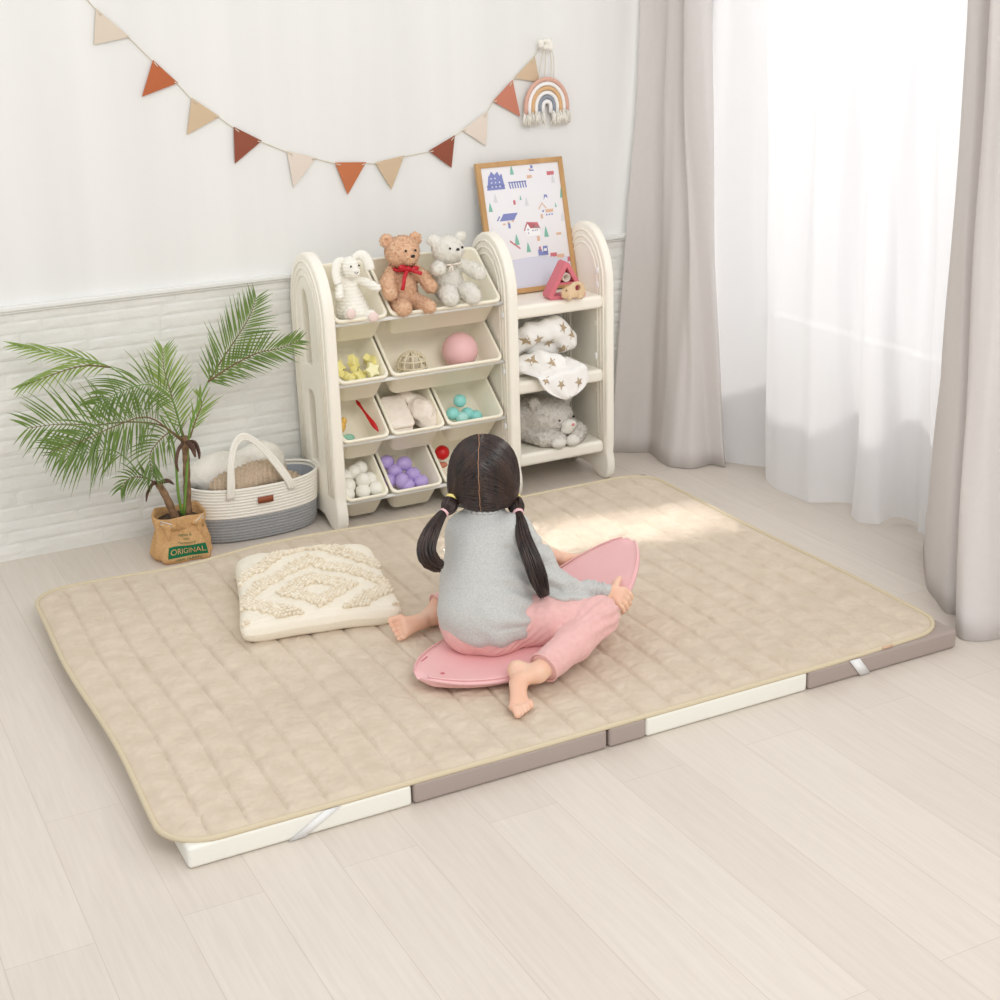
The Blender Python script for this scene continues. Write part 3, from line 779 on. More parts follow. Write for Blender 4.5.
# ================================================================ TOYS IN THE BINS
def binpt(row, x, a, up):       # point inside a bin: a = distance from the front rim along the slope, up = height above the bin bottom
    F = Vector((x, 4.008, ZF[row]+.004)); return F+av*(a+.012)+nv*(.078-up)
def star_block(p, r, m, label, rotz=0, tilt=.9):
    lp = [((r if k % 2 == 0 else r*.58)*math.cos(PI*k/5+PI/2), (r if k % 2 == 0 else r*.58)*math.sin(PI*k/5+PI/2)) for k in range(10)]
    T = Matrix.Translation(p) @ Matrix.Rotation(rotz, 4, 'Z') @ Matrix.Rotation(tilt, 4, 'X') @ Matrix.Rotation(rotz*1.7, 4, 'Z')
    o = extruded([lp], r*.42, r*.12, T, 'star_block', m); return tag(o, label, 'toy', 'yellow star blocks in the bin')
lbs = ['yellow star block leaning at the back left of the star bin', 'yellow star block at the back middle of the star bin', 'yellow star block lying flat at the front left of the star bin',
       'pale yellow star block standing frontmost among the star blocks', 'yellow star block lying at the back right of the star bin', 'yellow star block in the front middle of the star bin']
for i, (x, a, up, m, rz_, tl) in enumerate(((1.535, .075, .045, 'yellow', .3, 1.0), (1.585, .075, .055, 'yellow', .8, 1.3), (1.555, .040, .040, 'yellow', 1.4, .5), (1.630, .035, .058, 'pale_yellow', .1, 1.2), (1.645, .080, .045, 'yellow', 2.0, .9), (1.595, .035, .035, 'yellow', .5, .8))):
    star_block(binpt(1, x, a, up), .027, M[m], lbs[i], rz_, tl)
def sphere(name, c, r, m, label, cat, group=None, sc=(1, 1, 1), rot=None):
    b = MB(); b.ell(c, (r*sc[0], r*sc[1], r*sc[2]), rot, 24, 16); return tag(b.make(name, m), label, cat, group)
sphere('ball', binpt(1, 1.945, .070, .045), .057, M['pink_ball'], 'large pale pink ball in the wide bin', 'ball')
# lattice ball
b = MB(); c = binpt(1, 1.775, .048, .030); R_ = .047
for k in range(5):
    an = PI*k/5; b.tube([c+Vector((R_*math.cos(t)*math.cos(an), R_*math.cos(t)*math.sin(an), R_*math.sin(t))) for t in [2*PI*i/28 for i in range(28)]], .0028, 6, closed=True)
for la in (-.9, -.45, 0, .45, .9):
    b.tube([c+Vector((R_*math.cos(la)*math.cos(t), R_*math.cos(la)*math.sin(t), R_*math.sin(la))) for t in [2*PI*i/24 for i in range(24)]], .0028, 6, closed=True)
tag(b.make('lattice_ball', M['rope']), 'open lattice ball woven of cream cord beside the pink ball', 'ball')
# red stick toy and small colourful toys
b = MB(); p0 = binpt(2, 1.634, .020, .062); p1 = binpt(2, 1.612, .155, .050)
pts = [p1.lerp(p0, k/10) for k in range(11)]
b.tube(pts, [.003, .006, .004, .0035, .004, .005, .006, .0075, .008, .006, .002], 10)
tag(b.make('toy_baton', M['red']), 'thin red plastic baton leaning in the left bin of the third row', 'toy')
b = MB(); b.ell(binpt(2, 1.535, .08, .03), (.018, .014, .022), Matrix.Rotation(.5, 3, 'Y')); b.ell(binpt(2, 1.548, .09, .045), (.010, .010, .012))
tag(b.make('bath_toy', M['orange']), 'small orange toy half hidden in the bin with the red baton', 'toy')
b = MB(); b.ell(binpt(2, 1.548, .035, .028), (.020, .013, .014)); b.ell(binpt(2, 1.530, .03, .04), (.010, .010, .010))
tag(b.make('bath_toy', M['green_toy']), 'small pale green toy at the front of the bin with the red baton', 'toy')
# towels
def towel(name, pts_c, w, th, label, seed, twist=0):
    s = SDF((1.655, 3.96, .20), (1.87, 4.24, .46), .0035)
    for (p, r) in pts_c: s.ell(p, r, k=.014)
    o = s.make(name, M['towel'], None, lambda co, n: .0014*math.sin((co.z*.8+co.x)*210+2*noise.noise(co*20+Vector((seed, 0, 0))))+.003*noise.noise(co*40))
    return tag(o, label, 'towel', 'folded towels in the bin')
TOP = av.cross(Vector((1, 0, 0)))
b = MB(); c0_ = binpt(2, 1.715, .072, .040)
for k, (ox, oa) in enumerate(((0, 0), (.003, .006), (-.002, -.003), (.002, .004))):
    cc_ = c0_+Vector((ox, 0, 0))+av*oa-nv*(.0155*k-.020)
    L_ = []
    for dz_, ins in ((-.0078, .006), (-.005, .001), (0, 0), (.005, .001), (.0078, .006)):
        L_.append([cc_+Vector((p[0], 0, 0))+av*p[1]-nv*(dz_+.0025*noise.noise(Vector((p[0]*30, p[1]*30, k)))) for p in rrect(.040-ins, .062-ins, .014)])
    b.loops(L_)
tag(b.make('towel', M['towel']), 'neatly folded beige towel on the left of the towel bin', 'towel', 'folded towels in the bin')
s = SDF((1.70, 3.96, .20), (1.87, 4.24, .46), .003)
s.ell(binpt(2, 1.800, .085, .045), (.040, .066, .040), None, .01); s.ell(binpt(2, 1.812, .035, .040), (.028, .030, .030), None, .02); s.ell(binpt(2, 1.775, .14, .045), (.036, .030, .024), None, .02)
def crump(co, n):
    q = co*26; w = noise.noise(q)
    return .007*(1-abs(noise.noise(q+Vector((3, 1, 2))))*2.4)*.8+.004*w
tag(s.make('towel', M['towel'], None, crump), 'crumpled beige towel on the right of the towel bin', 'towel', 'folded towels in the bin')
# teal balls
tl = ['teal ball resting on top of the other teal balls', 'teal ball at the left of the teal pile', 'pale teal ball at the front of the teal bin', 'teal ball low in the middle of the teal pile', 'teal ball at the right end of the teal pile']
for i, (x, a, up, m) in enumerate(((1.940, .085, .058, 'teal'), (1.905, .052, .042, 'teal'), (1.930, .030, .040, 'teal_light'), (1.960, .050, .030, 'teal'), (1.985, .035, .028, 'teal'))):
    sphere('play_ball', binpt(2, x, a, up), .021, M[m], tl[i], 'ball', 'teal balls in the bin')
# white eggs
wl = ['white ball on top of the white pile in the middle', 'white ball at the back right of the white pile', 'white ball at the back of the pile, second highest', 'white ball at the back left of the white pile', 'white ball at the front left corner of its bin', 'white ball at the front middle of its bin',
      'white ball at the front right of its bin', 'white ball in the left middle of the white pile', 'white ball at the right middle of the white pile']
for i, (x, a, up) in enumerate(((1.585, .060, .068), (1.598, .115, .052), (1.572, .100, .058), (1.545, .095, .048), (1.528, .034, .044), (1.578, .032, .050), (1.622, .034, .048), (1.540, .062, .050), (1.615, .070, .048))):
    sphere('play_ball', binpt(3, x, a, up), .0235, M['white_ball'], wl[i], 'ball', 'white balls in the bin', (1, 1, 1.08))
b = MB(); b.ell(binpt(3, 1.525, .145, .055), (.022, .016, .018)); tag(b.make('bath_toy', M['flag_salmon']), 'small brownish pink toy behind the white balls', 'toy')
pl_ = ['lilac ball at the back left of the lilac pile', 'lilac ball highest in the pile, behind the egg-shaped one', 'lilac ball at the right of the lilac pile', 'lilac ball in the centre of the lilac pile', 'lilac ball at the front left, standing upright', 'lilac ball at the very front of its bin', 'lilac ball at the front right corner of its bin', 'lilac ball low at the left of the lilac pile']
for i, (x, a, up) in enumerate(((1.690, .120, .052), (1.738, .095, .066), (1.758, .060, .050), (1.708, .085, .048), (1.712, .038, .056), (1.726, .026, .046), (1.775, .030, .046), (1.680, .06, .036))):
    sphere('play_ball', binpt(3, x, a, up), .023, M['purple'], pl_[i], 'ball', 'lilac balls in the bin', (1.12, 1, 1) if i != 4 else (1, 1, 1.2))
sphere('play_ball', binpt(3, 1.885, .12, .05), .024, M['red'], 'red ball in the bottom bin beside the head of the girl', 'ball')
b = MB(); b.ell(binpt(3, 1.872, .08, .04), (.018, .012, .010)); tag(b.make('bath_toy', M['flag_salmon']), 'small salmon toy in the bottom bin in front of the red ball', 'toy')

# ================================================================ TOP SHELF: PICTURE, TOY HOUSE
SH = .624
pic = thing('picture_frame', 'oak-framed childrens print of a village and train leaning on the rack top', 'picture', (2.2645, 4.20, SH))
# local plane: origin bottom centre, u = x, w = up the leaning plane
pb = Vector((2.2645, 4.176, SH+.002)); pt = Vector((2.2645, 4.275, 1.036)); pw = (pt-pb); PH = pw.length; pw.normalize(); pn = Vector((1, 0, 0)).cross(pw)   # pn points to the camera side (-y)
PW = .292
def PT(u, w, d=0): return pb+Vector((u, 0, 0))+pw*w+pn*d
Tp = Matrix(((1, pw.x, pn.x, pb.x), (0, pw.y, pn.y, pb.y), (0, pw.z, pn.z, pb.z), (0, 0, 0, 1)))
W2 = .157
for nm, lp in (('frame_rail', [(-W2, 0), (W2, 0), (W2-.016, .016), (-W2+.016, .016)]), ('frame_rail', [(-W2, PH), (-W2+.016, PH-.016), (W2-.016, PH-.016), (W2, PH)]),
               ('frame_rail', [(-W2, 0), (-W2+.016, .016), (-W2+.016, PH-.016), (-W2, PH)]), ('frame_rail', [(W2, 0), (W2, PH), (W2-.016, PH-.016), (W2-.016, .016)])):
    extruded([lp], .008, .001, Tp, nm, M['wood'], pic)
extruded([[(-W2+.015, .015), (W2-.015, .015), (W2-.015, PH-.015), (-W2+.015, PH-.015)]], .003, .0002, Tp, 'print', M['paper'], pic)
PRINT = bpy.data.objects['print']
ART = []
def art(polys, m, name, z=.0036):
    b = MB()
    for lp in polys:
        b.add([PT(u-W2, w, z) for u, w in lp], [tuple(range(len(lp)))])
    ART.append(b.make(name, M[m], pic, smooth=False, fix=False))
def rect(u, w, a, h, sk=0): return [(u, w), (u+a, w), (u+a+sk, w+h), (u+sk, w+h)]
def tree_(u, w, s=1): return [(u-.007*s, w), (u+.007*s, w), (u+.004*s, w+.016*s), (u, w+.030*s), (u-.004*s, w+.016*s)]
# blue sea / sky foot with a curved top
art([[(.017, .017), (2*W2-.017, .017)]+[(2*W2-.017-(2*W2-.034)*k/12, .100+.012*math.sin(PI*k/12)) for k in range(13)]], 'p_lav', 'sea', .0034)
art([rect(.03, .345, .065, .004)]+[[(.030, .335), (.095, .335), (.088, .385), (.080, .378), (.074, .392), (.062, .382), (.052, .394), (.046, .384), (.040, .378)]], 'p_blue', 'hill')
art([rect(.047+.014*(k % 3), .343+.013*(k//3), .004, .004) for k in range(8)], 'p_white', 'hill_dots', .0040)
art([rect(.112+.0095*k, .334, .0045, .022, -.003) for k in range(7)]+[rect(.108, .352, .066, .003)], 'p_blue', 'awning')
art([tree_(.126, .378), tree_(.033, .268), tree_(.112, .155, 1.2), tree_(.150, .128, 1.1), tree_(.222, .170, 1.2), tree_(.298, .290, 1.2), tree_(.145, .296, .5), tree_(.27, .262, .5)], 'p_green', 'trees')
art([tree_(.055, .295), tree_(.165, .275), tree_(.29, .215), tree_(.272, .34)], 'p_grey', 'faint_trees')
art([rect(.060, .235, .052, .022, .016)], 'p_blue', 'blue_roof'); art([[(.050, .238), (.060, .252), (.064, .250), (.053, .235)]], 'p_blue', 'roof_edge')
art([rect(.07, .222, .009, .005), rect(.086, .226, .009, .005), rect(.102, .230, .009, .005), rect(.178, .362, .018, .010), rect(.186, .388, .010, .004)], 'p_tan', 'small_marks')
art([rect(.088, .210, .008, .016)], 'p_blue', 'flag')
art([[(.150, .178), (.200, .178), (.200, .205), (.158, .225), (.146, .205)]], 'p_white', 'house_wall')
art([[(.155, .224), (.195, .220), (.203, .200), (.166, .203)]], 'p_red', 'red_roof'); art([[(.142, .198), (.156, .225), (.160, .223), (.146, .196)], rect(.117, .283, .008, .014), [(.085, .168), (.120, .140), (.122, .144), (.088, .172)], rect(.252, .366, .026, .012), rect(.287, .083, .028, .015, .002)], 'p_red', 'red_marks')
art([rect(.155, .197, .005, .005), rect(.155, .186, .005, .005), rect(.172, .193, .005, .004), rect(.180, .193, .005, .004), rect(.188, .193, .005, .004), rect(.218, .250, .006, .006), rect(.230, .238, .005, .005), rect(.240, .238, .005, .005), rect(.250, .238, .005, .005),
     [(.228, .288), (.236, .300), (.244, .292), (.242, .304), (.232, .306)], rect(.190, .384, .016, .004), rect(.195, .392, .008, .010)], 'p_blue', 'blue_marks')
art([rect(.186, .160, .010, .016), rect(.210, .230, .008, .014), rect(.230, .248, .028, .010), rect(.252, .098, .026, .012), rect(.259, .172, .018, .008)], 'p_tan', 'tan_marks')
art([[(.205, .262), (.220, .282), (.236, .262), (.233, .260), (.220, .277), (.208, .259)]], 'p_tan', 'gable')
# train
art([rect(.184, .112, .036, .012), rect(.184, .124, .014, .008), rect(.203, .120, .017, .022), rect(.188, .130, .004, .010)], 'p_blue', 'train')
art([rect(.206, .126, .010, .008)], 'p_white', 'train_window', .0040)
art([rect(.227, .104, .024, .013)], 'p_red', 'wagon'); art([rect(.190, .130, .005, .012)], 'p_red', 'funnel', .0042)
circ = lambda u, w, r: [(u+r*math.cos(2*PI*k/12), w+r*math.sin(2*PI*k/12)) for k in range(12)]
art([circ(u, w, .004) for u, w in ((.189, .110), (.200, .109), (.213, .107), (.232, .102), (.245, .100), (.258, .096), (.271, .093), (.292, .080), (.306, .077))], 'p_grey', 'wheels', .0044)
absorb(PRINT, ART)
# pink triangular toy house
Th = Matrix.Translation((2.302, 4.055, SH+.0005)) @ Matrix.Rotation(-.12, 4, 'Z') @ Matrix.Rotation(PI/2, 4, 'X') @ Matrix.Scale(1.1, 4)
house = thing('toy_house', 'pink triangular wooden toy house standing in front of the picture', 'toy', (2.302, 4.055, SH))
tri = lambda s, r=.012: [(x*s, z*s+(s-1)*-.012) for x, z in [(-.056, .004), (-.050, 0), (.050, 0), (.056, .004), (.058, .011), (.008, .101), (0, .106), (-.008, .101), (-.058, .011)]]
inner = [(-.043, .010), (.043, .010), (0, .090)]
extruded([tri(1), inner], .026, .002, Th, 'triangle_shell', M['pink_wood'], house)
o = extruded([[(-.028, .040), (.028, .040), (.025, .046), (-.025, .046)]], .021, .0005, Th, 'floor_board', M['pink_wood'], house)
b = MB(); rg = [Th @ Vector((.013*math.cos(2*PI*k/20), .060+.013*math.sin(2*PI*k/20), 0)) for k in range(20)]; nd = (Th.to_3x3() @ Vector((0, 0, 1)))
b.loops([[p+nd*d for p in q] for q, d in (([c_+(p-c_)*1 for p in rg for c_ in [Th @ Vector((0, .060, 0))]], -.02), (rg, .02), ([Th @ Vector((0, .060, 0))+(p-Th @ Vector((0, .060, 0)))*.72 for p in rg], .02), ([Th @ Vector((0, .060, 0))+(p-Th @ Vector((0, .060, 0)))*.72 for p in rg], -.018))])
b.make('ring', M['flag_pale'], house)
wt = thing('wooden_car', 'small natural wooden elephant-shaped roller leaning against the pink toy house', 'toy', (2.315, 4.0, SH))
Tw = Matrix.Translation((2.302, 3.997, SH+.006)) @ Matrix.Rotation(-.1, 4, 'Z') @ Matrix.Rotation(PI/2-.1, 4, 'X') @ Matrix.Scale(1.08, 4)
oc = [(-.034, .006), (-.028, .002), (.030, .002), (.036, .010), (.038, .024), (.032, .040), (.018, .048), (.002, .046), (-.010, .038), (-.026, .032), (-.036, .020)]
hole = [(.014+.0085*math.cos(-2*PI*k/16), .030+.0085*math.sin(-2*PI*k/16)) for k in range(16)]
extruded([oc, hole], .008, .002, Tw, 'body', M['wood_pale'], wt)
for ux in (-.016, .018):
    b = MB(); cc = Tw @ Vector((ux, .004, .012)); dd = Tw.to_3x3() @ Vector((0, 0, .010))
    b.tube([cc-dd*.6, cc+dd*.3], .0085, 14); b.make('wheel', M['wood_pale'], wt)
b = MB(); b.ell(Tw @ Vector((-.024, .026, .009)), .003); b.make('eye', M['rachis'], wt)

# ================================================================ BUNTING
bt = thing('bunting_garland', 'bunting of felt triangles in beige, terracotta and rust strung across the wall', 'garland', (1.65, 4.29, 1.1))
FLG = [((.978, 1.544), (1.063, 1.464), (.961, 1.448), 'cream'), ((1.121, 1.400), (1.186, 1.334), (1.079, 1.302), 'terracotta'), ((1.222, 1.291), (1.300, 1.233), (1.198, 1.189), 'tan'),
       ((1.339, 1.202), (1.421, 1.156), (1.333, 1.096), 'rust'), ((1.497, 1.121), (1.588, 1.094), (1.509, 1.011), 'pale'), ((1.647, 1.075), (1.749, 1.068), (1.682, .975), 'copper'),
       ((1.779, 1.064), (1.878, 1.078), (1.829, .978), 'tan'), ((1.962, 1.086), (2.054, 1.127), (2.038, 1.028), 'rust'), ((2.080, 1.141), (2.173, 1.194), (2.163, 1.087), 'pale'),
       ((2.192, 1.222), (2.264, 1.284), (2.289, 1.169), 'salmon'), ((2.270, 1.288), (2.346, 1.352), (2.362, 1.272), 'tan')]
for i, (a, b_, c, m) in enumerate(FLG):
    T = Matrix(((1, 0, 0, 0), (0, 0, -1, WY-.008-.001*(i % 2)), (0, 1, 0, 0), (0, 0, 0, 1)))
    o = extruded([[c, b_, a]], .0012, .0003, T, 'flag', M['flag_'+m], bt)
cp = [(.93, 1.60)]
for a, b_, c, m in FLG: cp += [a, b_]
cp += [(2.372, 1.388)]
b = MB(); b.tube([(x, WY-.0045, z-.004 if 0 < i < len(cp)-1 else z) for i, (x, z) in enumerate(cp)], .0014, 6); b.make('cord', M['cord'], bt)
for a, b_, c, m in FLG:
    for q, sg in ((a, 1), (b_, -1)):
        o_ = b_ if sg == 1 else a; dx = (o_[0]-q[0]); dz = (o_[1]-q[1]); L_ = math.hypot(dx, dz)
        # stitch of cord through each hole
        b = MB(); b.tube([(q[0]+dx/L_*.003, WY-.009, q[1]+dz/L_*.003-.004), (q[0]+dx/L_*.016, WY-.0125, q[1]+dz/L_*.016-.008)], .0016, 6)
        b.make('cord_stitch', M['cord'], bt)
# rainbow hanging
rb = thing('rainbow_hanging', 'small macrame rainbow with cream tassels hanging from a knotted hook', 'wall hanging', (2.378, 4.29, 1.2))
rc = (2.379, 1.196); yw = WY-.022
for i, (r, m) in enumerate(((.076, 'rb_pink'), (.0635, 'rb_white'), (.051, 'rb_tan'), (.0385, 'rb_white'), (.0265, 'rb_grey'), (.0145, 'rb_white'))):
    b = MB(); pts = [(rc[0]-r, yw, rc[1]-.020)]+[(rc[0]-r*math.cos(PI*k/16), yw, rc[1]+r*1.12*math.sin(PI*k/16)) for k in range(17)]+[(rc[0]+r, yw, rc[1]-.020)]
    b.tube(pts, .0066, 10); b.make('arch', M[m], rb)
rn = random.Random(5)
for sx in (-1, 1):
    b = MB()
    for k in range(60):
        x = rc[0]+sx*rn.uniform(.012, .082); x2 = x+sx*rn.uniform(-.002, .008)
        b.tube([(x, yw+rn.uniform(-.008, .008), rc[1]-.014), (x2, yw-rn.uniform(.002, .014), rc[1]-.030-rn.random()*.01), (x2+rn.uniform(-.003, .003), yw-rn.uniform(0, .012), rc[1]-.052+rn.uniform(-.008, .006))], .0018, 4)
    b.make('tassel', M['rope_cream'], rb)
for sx, x1 in ((-1, 2.350), (-.3, 2.372), (.7, 2.396), (1.2, 2.407)):
    b = MB(); b.tube(catmull([(2.374, yw-.002, 1.385), (2.376+sx*.018+.008, yw, 1.355), (x1, yw, 1.275)], 6), .0012, 5); b.make('hanging_cord', M['cord'], rb)
s = SDF((2.33, 4.24, 1.35), (2.42, 4.31, 1.42), .003)
for k in range(14): s.ell((2.374+rn.uniform(-.020, .020), yw-.004+rn.uniform(-.006, .004), 1.387+rn.uniform(-.014, .014)), rn.uniform(.006, .010), k=.004)
s.make('knot', M['rope_cream'], rb)

# ================================================================ CUSHION
cu = thing('cushion', 'ivory cotton cushion with a tufted diamond pattern lying on the quilt', 'cushion', (1.16, 3.45, .06))
CZ = .058
CC = [Vector((.908, 3.235, 0)), Vector((1.325, 3.160, 0)), Vector((1.412, 3.585, 0)), Vector((1.042, 3.700, 0))]
CD = .2
def cpos(u, v, top=True):
    """u, v in -1..1"""
    au, av_ = abs(u), abs(v)
    uu = u*(1-.05*(1-av_**2)*(au**4)); vv = v*(1-.05*(1-au**2)*(av_**4))
    k_ = (au*av_)**8*.07; uu *= 1-k_; vv *= 1-k_
    a, c = (uu+1)/2, (vv+1)/2
    r = (max(0, 1-au**6)*max(0, 1-av_**6))**.40
    P_ = CC[0]*(1-a)*(1-c)+CC[1]*a*(1-c)+CC[2]*a*c+CC[3]*(1-a)*c
    zm = CZ+.028+.006*noise.noise(Vector((u*2, v*2, 6)))
    if top: z = zm+.044*r+r*(.012*noise.noise(Vector((u*2.0, v*2.0, 1)))+.010*v+.003*noise.noise(Vector((u*7, v*7, 1))))
    else: z = zm-.028*min(1, r*1.5)
    return Vector((P_.x, P_.y, z))
def diamond(u, v):
    d0 = abs(u-.02)/.54+abs(v+.38)/.45
    if .42 < d0 < .98: return 0
    if 1.55 < d0 < 2.15 or 2.75 < d0 < 3.2: return 0
    return 1
N_ = 100
for nm, top in (('cushion_top', True), ('cushion_base', False)):
    P = []
    for j in range(N_+1):
        row_ = []
        for i in range(N_+1):
            u = -1+2*i/N_; v = -1+2*j/N_; p = cpos(u, v, top)
            if top: p.z += .0016*math.sin(v*CD*2*PI/.011)*(1 if diamond(u, v) > .2 else .3)
            row_.append(p)
        P.append(row_)
    b = MB(); b.grid(P); b.make(nm, M['cushion'], cu)
b = MB(); rn = random.Random(11)
st_ = .047
for jj in range(-22, 23):
    for ii in range(-22, 23):
        u = (ii+.5*(jj % 2))*st_; v = jj*st_*.95
        if abs(u) > .94 or abs(v) > .92 or v < -.92: continue
        if diamond(u, v) < .185:
            p = cpos(u, v); q1 = cpos(min(u+.01, 1), v)-p; q1.normalize(); q2 = cpos(u, min(v+.01, 1))-p; q2.normalize(); n_ = q1.cross(q2).normalized()
            if n_.z < 0: n_ = -n_
            R_ = Matrix((q1, q2, n_)).transposed()
            b.ell(p+n_*.004, (.0066+rn.uniform(-.001, .001), .0046, .0072), R_ @ Matrix.Rotation(rn.uniform(-.5, .5), 3, 'Z'), 8, 6)
tf = b.make('tufts', M['tuft'], cu, fix=False); tf['kind'] = 'stuff'

# ================================================================ ROPE BASKET
bk = thing('rope_basket', 'oval cotton rope basket, cream above and grey below, with an arched handle and leather tag', 'basket', (1.255, 4.165, 0))
BX, BY = 1.262, 4.178
def oval(a, bb, z, n=64, e=2.4, dz=0):
    r = []
    for k in range(n):
        t = 2*PI*k/n; c, s_ = math.cos(t), math.sin(t)
        r.append(Vector((BX+a*math.copysign(abs(c)**(2/e), c), BY+bb*math.copysign(abs(s_)**(2/e), s_), z+dz*c*c)))
    return r
def rope_wall(z0, z1, nm, m):
    n = int(round((z1-z0)/.0095)); rings = []
    for k in range(n*6+1):
        t = k/(n*6); z = z0+(z1-z0)*t; f = z/.165
        bul = .003*abs(math.sin(PI*n*t)); r_ = min(1, z/.03)**.4
        a = (.192+.014*f)*(.93+.07*r_)+bul; b_ = (.098+.014*f)*(.90+.10*r_)+bul
        rings.append(oval(a, b_, z, dz=.010*max(0, f-.4)))
    b = MB(); b.loops(rings, False, False); o = b.make(nm, M[m], bk, fix=True); sm_ = o.modifiers.new('s', 'SOLIDIFY'); sm_.thickness = .006; sm_.offset = -1; return o
rope_wall(.002, .080, 'lower_wall', 'rope_grey'); rope_wall(.080, .166, 'upper_wall', 'rope_cream')
b = MB(); b.loops([oval(.185, .093, .006), oval(.001, .001, .006)], False, True); b.make('basket_floor', M['rope_grey'], bk)
b = MB(); b.tube([p+Vector((0, 0, .002)) for p in oval(.205, .111, .168, dz=.006)], .005, 8, closed=True); b.make('rim', M['rope_cream'], bk)
b = MB(); b.loops([oval(.196, .102, .160, dz=.006), oval(.186, .092, .06)], False, False); b.make('lining', M['grey_lining'], bk)
b = MB(); hp = catmull([(1.158, 4.066, .150), (1.163, 4.062, .20), (1.170, 4.068, .26), (1.190, 4.080, .310), (1.220, 4.090, .328), (1.255, 4.086, .308), (1.300, 4.072, .25), (1.338, 4.062, .185), (1.352, 4.064, .150)], 5)
for off in (-.0075, 0, .0075):
    b.tube([p+Vector((off*.3, 0, 0)) if False else p+(Vector((p.x-1.255, 0, (p.z-.17))).normalized() if p.z > .17 else Vector((math.copysign(1, p.x-1.255), 0, 0)))*off for p in hp], .0052, 8)
b.make('handle', M['rope_cream'], bk)
tz = 4.165-.098
b = MB(); tw_ = []
for i in range(9):
    x = 1.240+.048*i/8; c_ = (x-BX)/.206; y = BY-.1145*(1-abs(c_)**2.4)**(1/2.4)-.0035
    tw_.append((x, y))
b.grid([[(x, y, z) for x, y in tw_] for z in (.122, .142)]); o = b.make('leather_tag', M['leather'], bk); q_ = o.modifiers.new('s', 'SOLIDIFY'); q_.thickness = .002
b = MB(); b.grid([[(x, y-.0014, z) for x, y in tw_[2:7]] for z in (.1295, .1345)]); o = b.make('tag_print', M['leather_dark'], bk)
s = SDF((1.06, 4.06, .02), (1.47, 4.30, .26), .005)
for p, r in (((1.15, 4.22, .185), (.075, .05, .055)), ((1.20, 4.235, .20), (.07, .045, .045)), ((1.31, 4.235, .215), (.065, .04, .045)), ((1.25, 4.20, .13), (.13, .07, .06)), ((1.355, 4.24, .175), (.04, .035, .05))): s.ell(p, r, k=.03)
o = s.make('fleece_blanket', M['fluffy'], None, lambda co, n: .006*noise.noise(co*25)+.002*noise.noise(co*120)); tag(o, 'fluffy cream fleece blanket stuffed in the back of the rope basket', 'blanket')
s = SDF((1.08, 4.04, .02), (1.45, 4.27, .25), .004)
for p, r in (((1.20, 4.130, .172), (.085, .045, .042)), ((1.28, 4.140, .182), (.085, .045, .045)), ((1.36, 4.155, .150), (.05, .040, .025)), ((1.25, 4.15, .11), (.14, .05, .05))): s.ell(p, r, k=.03)
o = s.make('knit_throw', M['beige_knit'], None, lambda co, n: .003*math.sin((co.x-co.y*.4)*420)+.005*noise.noise(co*22)+.0015*noise.noise(co*160)); tag(o, 'beige cable-knit throw folded in the front of the rope basket', 'blanket')

# ================================================================ POTTED PALM
pm = thing('potted_palm', 'small palm with arching fronds in a burlap sack beside the rope basket', 'plant', (.99, 4.085, 0))
PXc, PYc = 1.004, 4.090
def sackr(t, z):
    prof = np.interp(z, [0, .012, .04, .075, .10, .125, .135], [.080, .090, .086, .076, .071, .075, .077])
    r = float(prof)+.0045*math.sin(t*5+z*30)+.006*noise.noise(Vector((math.cos(t)*1.6, math.sin(t)*1.6, z*22)))
    fold = 0
    for a0, w, am in ((-1.05, .16, .014), (-2.25, .16, .013), (-.5, .2, .010), (-2.8, .2, .008)):
        dd = (t-a0-(.06-z)*(1.6 if a0 > -1.5 else -1.6)+PI) % (2*PI)-PI; fold += am*math.exp(-(dd/w)**2)*(1-.3*z/.13)
    return r+fold*(0.4+.6*min(1, (.135-z)/.06))
rings = []
for k in range(33):
    z = .135*k/32; rings.append([Vector((PXc+sackr(2*PI*j/96, z)*math.cos(2*PI*j/96), PYc+sackr(2*PI*j/96, z)*math.sin(2*PI*j/96)*.92, z+.006*math.sin(2*PI*j/96*3)*k/32)) for j in range(96)])
c0 = Vector((PXc, PYc, 0))
inn = [[Vector((PXc, PYc, p.z))+(p-Vector((PXc, PYc, p.z)))*.93+Vector((0, 0, dz)) for p in rings[-1]] for dz in (.001, -.02, -.04)]
b = MB(); b.loops(rings+inn, True, True); b.make('burlap_sack', M['burlap'], pm)
b = MB()
b.loops([[Vector((PXc+r*math.cos(2*PI*j/40), PYc+r*.92*math.sin(2*PI*j/40), z+.006*noise.noise(Vector((j*.6, r*90, 0))))) for j in range(40)] for r, z in ((.070, .108), (.05, .118), (.03, .122), (.012, .124), (.002, .124))], False, True)
b.make('soil', M['soil'], pm)
for (a0, tl_) in ((-1.02, .5), (-2.25, -.35)):     # folded ears of the sack with metal clasps
    cdir = Vector((math.cos(a0), math.sin(a0)*.92, 0)); tdir = Vector((-math.sin(a0), math.cos(a0), 0)); base = Vector((PXc, PYc, .118))+cdir*.076
    s = SDF(base-Vector((.06, .06, .07)), base+Vector((.06, .06, .04)), .003)
    s.chain([base-tdir*.018, base+tdir*.018+Vector((0, 0, .012*tl_))], [.009, .009], .006); s.chain([base+Vector((0, 0, -.005)), base+cdir*.006+Vector((0, 0, -.04))], [.012, .007], .01)
    s.make('sack_fold', M['burlap'], pm, lambda co, n: .002*noise.noise(co*60))
    c1 = base+cdir*.009+Vector((0, 0, .004)); b = MB()
    e1, e2 = tdir*.017+Vector((0, 0, .010*tl_)), Vector((0, 0, .0045))
    b.tube([c1-e1-e2, c1+e1-e2, c1+e1+e2, c1-e1+e2], .0016, 6, closed=True); b.make('clasp', M['metal'], pm)
